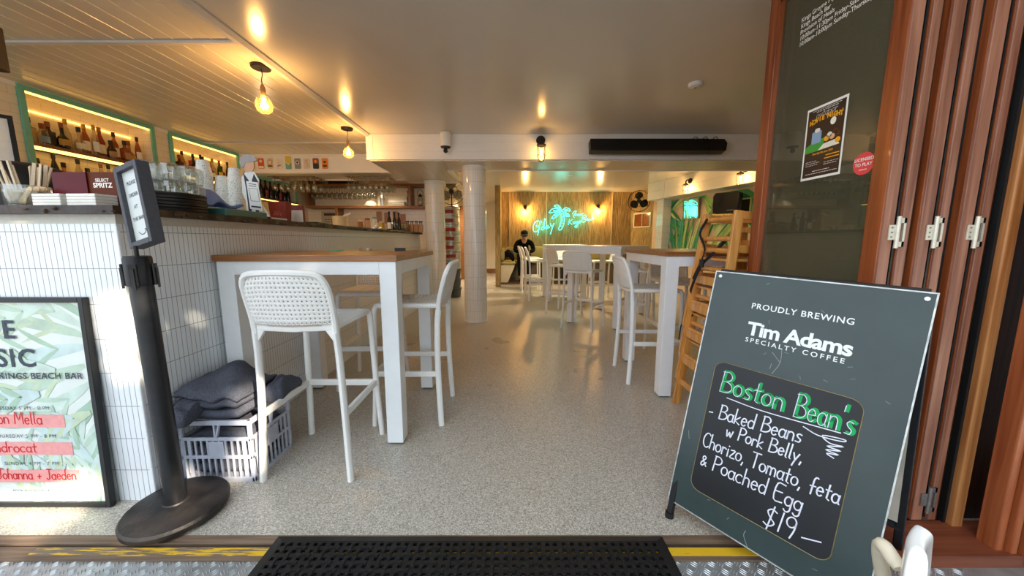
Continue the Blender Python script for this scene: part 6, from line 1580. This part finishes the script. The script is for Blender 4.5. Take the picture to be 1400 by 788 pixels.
# ================================================================== LEAF MURAL, MIRRORS, LOUDSPEAKER
TM = frame((3.55, 8.5, 0), RWD, (0, 0, 1)); q = random.Random(4)
t = thing('leaf_mural', 'painted mural of big green leaves on the right-hand wall', 'mural', (3.55, 8.5, 0))
TMi = Matrix.Translation((-3.55, -8.5, 0)) @ TM
gm = [mat('leaf_' + n_, c, rough=.55, noise=.18, nscale=9, stretch=(1, 1, .3)) for n_, c in (('deep', '#2f8a58'), ('mid', '#5cb35f'), ('light', '#a6d06c'), ('teal', '#46a68e'), ('pale', '#d3dfa4'), ('dark', '#2a6650'))]
m = MB(TMi); zl = .002
for s0, z0, a, L, w, k, cu in ((2.2, .9, 95, 1.3, .20, 1, .5), (2.0, .9, 110, 1.4, .16, 2, .45), (1.75, .95, 70, 1.3, .17, 1, -.7), (1.55, .9, 60, 1.2, .14, 4, -.6), (1.35, .9, 80, 1.1, .12, 0, -.5), (2.6, 1.2, 130, 1.5, .18, 2, .3), (2.9, 1.4, 140, 1.6, .16, 1, .3), (2.45, .9, 60, 1.0, .14, 0, .3),
                              (.25, 1.9, -50, .7, .10, 0, .5), (.3, 1.55, -10, .75, .12, 3, -.6), (.3, 1.75, 60, .6, .09, 1, -.8), (.3, 1.3, -40, .7, .10, 3, .6), (.5, 1.2, 10, .6, .09, 1, .9), (1.0, 2.05, 195, .6, .08, 4, .3), (1.2, 2.0, 40, .7, .08, 2, -.4), (1.5, 2.1, 200, .6, .07, 1, -.4),
                              (.55, .8, 95, .75, .05, 3, .25), (.65, .8, 92, .85, .05, 0, .1), (.75, .8, 88, .95, .06, 3, -.1), (.85, .8, 85, .9, .05, 2, -.1), (.95, .8, 82, .85, .06, 0, -.2), (1.05, .8, 78, .9, .05, 4, -.25), (1.15, .8, 75, .9, .06, 3, -.3), (.45, .8, 105, .7, .05, 5, .3), (1.28, .8, 72, .8, .05, 1, -.3), (3.2, .9, 100, 1.4, .2, 2, .2), (3.6, .9, 80, 1.4, .2, 1, .2), (4.2, .9, 100, 1.3, .2, 0, .2)):
    m.mi = k; leafblade(m, s0, z0, R(a), L, w, zl, cu, 12); zl += .0004
    m.mi = (k + 2) % 6; leafblade(m, s0, z0, R(a) + .02, L*.96, w*.12, zl, cu, 12); zl += .0004
    m.mi = (k + 4) % 6; leafblade(m, s0 + .01, z0, R(a) - .10, L*.8, w*.28, zl, cu + .2, 10); zl += .0004
clip_to(m, .30, 3.3, .02, 2.02, TMi); m.build('painted_leaves', gm, t)
M_mirror = mat('mirror', '#e9efec', rough=.02, metal=1, noise=0)
for s0, s1, z0, z1, lab in ((.83, 1.26, 1.60, 1.97, 'small mirror on the leaf mural reflecting the neon palm'), (1.60, 2.42, 1.45, 1.84, 'wider mirror on the leaf mural behind the black loudspeaker')):
    c = TM @ Vector(((s0+s1)/2, z0, .0)); t = thing('wall_mirror', lab, 'mirror', (c.x, c.y, z0)); Tk = Matrix.Translation((-c.x, -c.y, -z0)) @ TM
    MB(Tk).box(s0, s1, z0, z1, .018, .036).build('glass', M_mirror, t); fm = MB(Tk)
    for a_, b_, c_, d_ in ((s0 - .02, s0, z0 - .02, z1 + .02), (s1, s1 + .02, z0 - .02, z1 + .02), (s0, s1, z0 - .02, z0), (s0, s1, z1, z1 + .02)): fm.box(a_, b_, c_, d_, .016, .045)
    fm.build('frame', mat('sage_frame', '#9fae7a', rough=.5), t)
    if s0 < 1: t.rotation_mode = 'QUATERNION'; t.rotation_quaternion = RWN.rotation_difference(Vector((-.98166, -.17898, -.06573)))
c = TM @ Vector((2.13, 1.61, .22)); t = thing('loudspeaker', 'black loudspeaker jutting from the mural wall above the stacked high chairs', 'speaker', (c.x, c.y, 1.61), R(-48))
MB().prism([(-.20, 0), (.19, 0), (.20, .35), (-.17, .36), (-.21, .30)], -.12, .10, frame((0, 0, 0), (1, 0, 0), (0, 0, 1))).build('cabinet', M_black, t, bev=.012)
MB().box(-.185, .185, -.109, -.104, .02, .33).build('grille', mat('speaker_grille', '#1d1c1c', rough=.7, noise=.4, nscale=200), t); MB().box(-.10, -.05, -.113, -.108, .12, .30).box(-.04, -.02, -.113, -.108, .12, .30).build('port', M_gapblack, t)
MB(frame((0, -.1095, 0), (1, 0, 0), (0, 0, 1))).ribbon([(.03, .045), (.13, .045)], .010).build('badge', mat('badge_grey', '#9a9a98'), t)
MB().bar((0, .11, .24), (.05, .24, .27), .05, .04).build('bracket', M_blackm, t)

# ================================================================== STACKED WOODEN HIGH CHAIRS
M_strap = mat('black_webbing', '#131314', rough=.8, noise=.2)
def make_high_chair():
    t = thing('high_chair', '', 'high chair'); wd_ = .19                      # half width along y, open front towards -x
    H_ = .74
    for s in (-1, 1):
        MB().bar((0, s*wd_, 0), (.075, s*(wd_ - .035), H_), .022, .050, (1, 0, 0)).build('leg', M_chairw, t, bev=.004)
        MB().bar((.37, s*wd_, 0), (.305, s*(wd_ - .035), H_ - .02), .022, .050, (1, 0, 0)).build('leg', M_chairw, t, bev=.004)
        MB().bar((.07, s*(wd_ - .034), H_ - .025), (.305, s*(wd_ - .034), H_ - .04), .020, .045).build('arm_rail', M_chairw, t, bev=.004)
    def W2(z): return wd_ - .035*z/H_ - .008
    xf = lambda z: .075*z/H_
    for z, r in ((.70, .017), (.585, .015)):
        MB().tube([(xf(z), -W2(z), z), (xf(z), W2(z), z)], r, 12).build('front_rail', M_chairw, t, smooth=True)
    MB().bar((xf(.33) - .012, -W2(.33) - .012, .33), (xf(.33) - .012, W2(.33) + .012, .33), .020, .050).build('footrest', M_chairw, t, bev=.003)
    MB().bar((xf(.16) - .0, -W2(.16), .17), (xf(.16), W2(.16), .17), .018, .038).build('stretcher', M_chairw, t, bev=.003)
    MB().box(.04, .335, -.148, .148, .455, .470).build('seat', M_chairw, t, bev=.004)
    for z in (.56, .64, .70): MB().bar((.37 - .075*z/H_, -W2(z), z), (.37 - .075*z/H_, W2(z), z), .016, .034).build('back_rail', M_chairw, t, bev=.003)
    return t
hc = make_high_chair()
HL = ['bottom wooden high chair of the stack behind the coffee board', 'second wooden high chair from the bottom of the stack', 'third wooden high chair from the bottom of the stack', 'topmost wooden high chair of the stack, with black harness straps']
for i in range(4):
    o = hc if i == 0 else dup(hc)
    o.location = (1.158 + .010*i, 2.14 - .002*i, .185*i); o.rotation_euler = (0, 0, R(0)); tag(o, HL[i], 'high chair', 'stacked wooden high chairs')
    if i == 3:
        def strap(nm, pts, w=.026): 
            m = MB(); 
            P3 = catmull(pts, 4)
            for a_, b_ in zip(P3, P3[1:]): m.bar(a_, b_, w*.7, .003, (1, 0, .2))
            m.build(nm, M_strap, o)
        strap('harness_strap', [(.055, .12, .71), (.03, .15, .62), (.04, .10, .53), (.0, .06, .44), (-.02, .10, .33)], .03)
        strap('harness_strap', [(.10, -.05, .60), (.06, .0, .52), (.0, .05, .42), (-.03, .09, .28), (-.02, .12, .24)], .03)
        MB().cbox((.0, .05, .435), (.012, .04, .05)).build('buckle', M_black, o, bev=.003)
        strap('harness_strap', [(.03, .14, .10), (-.02, .20, .02), (-.03, .21, -.10)], .018)
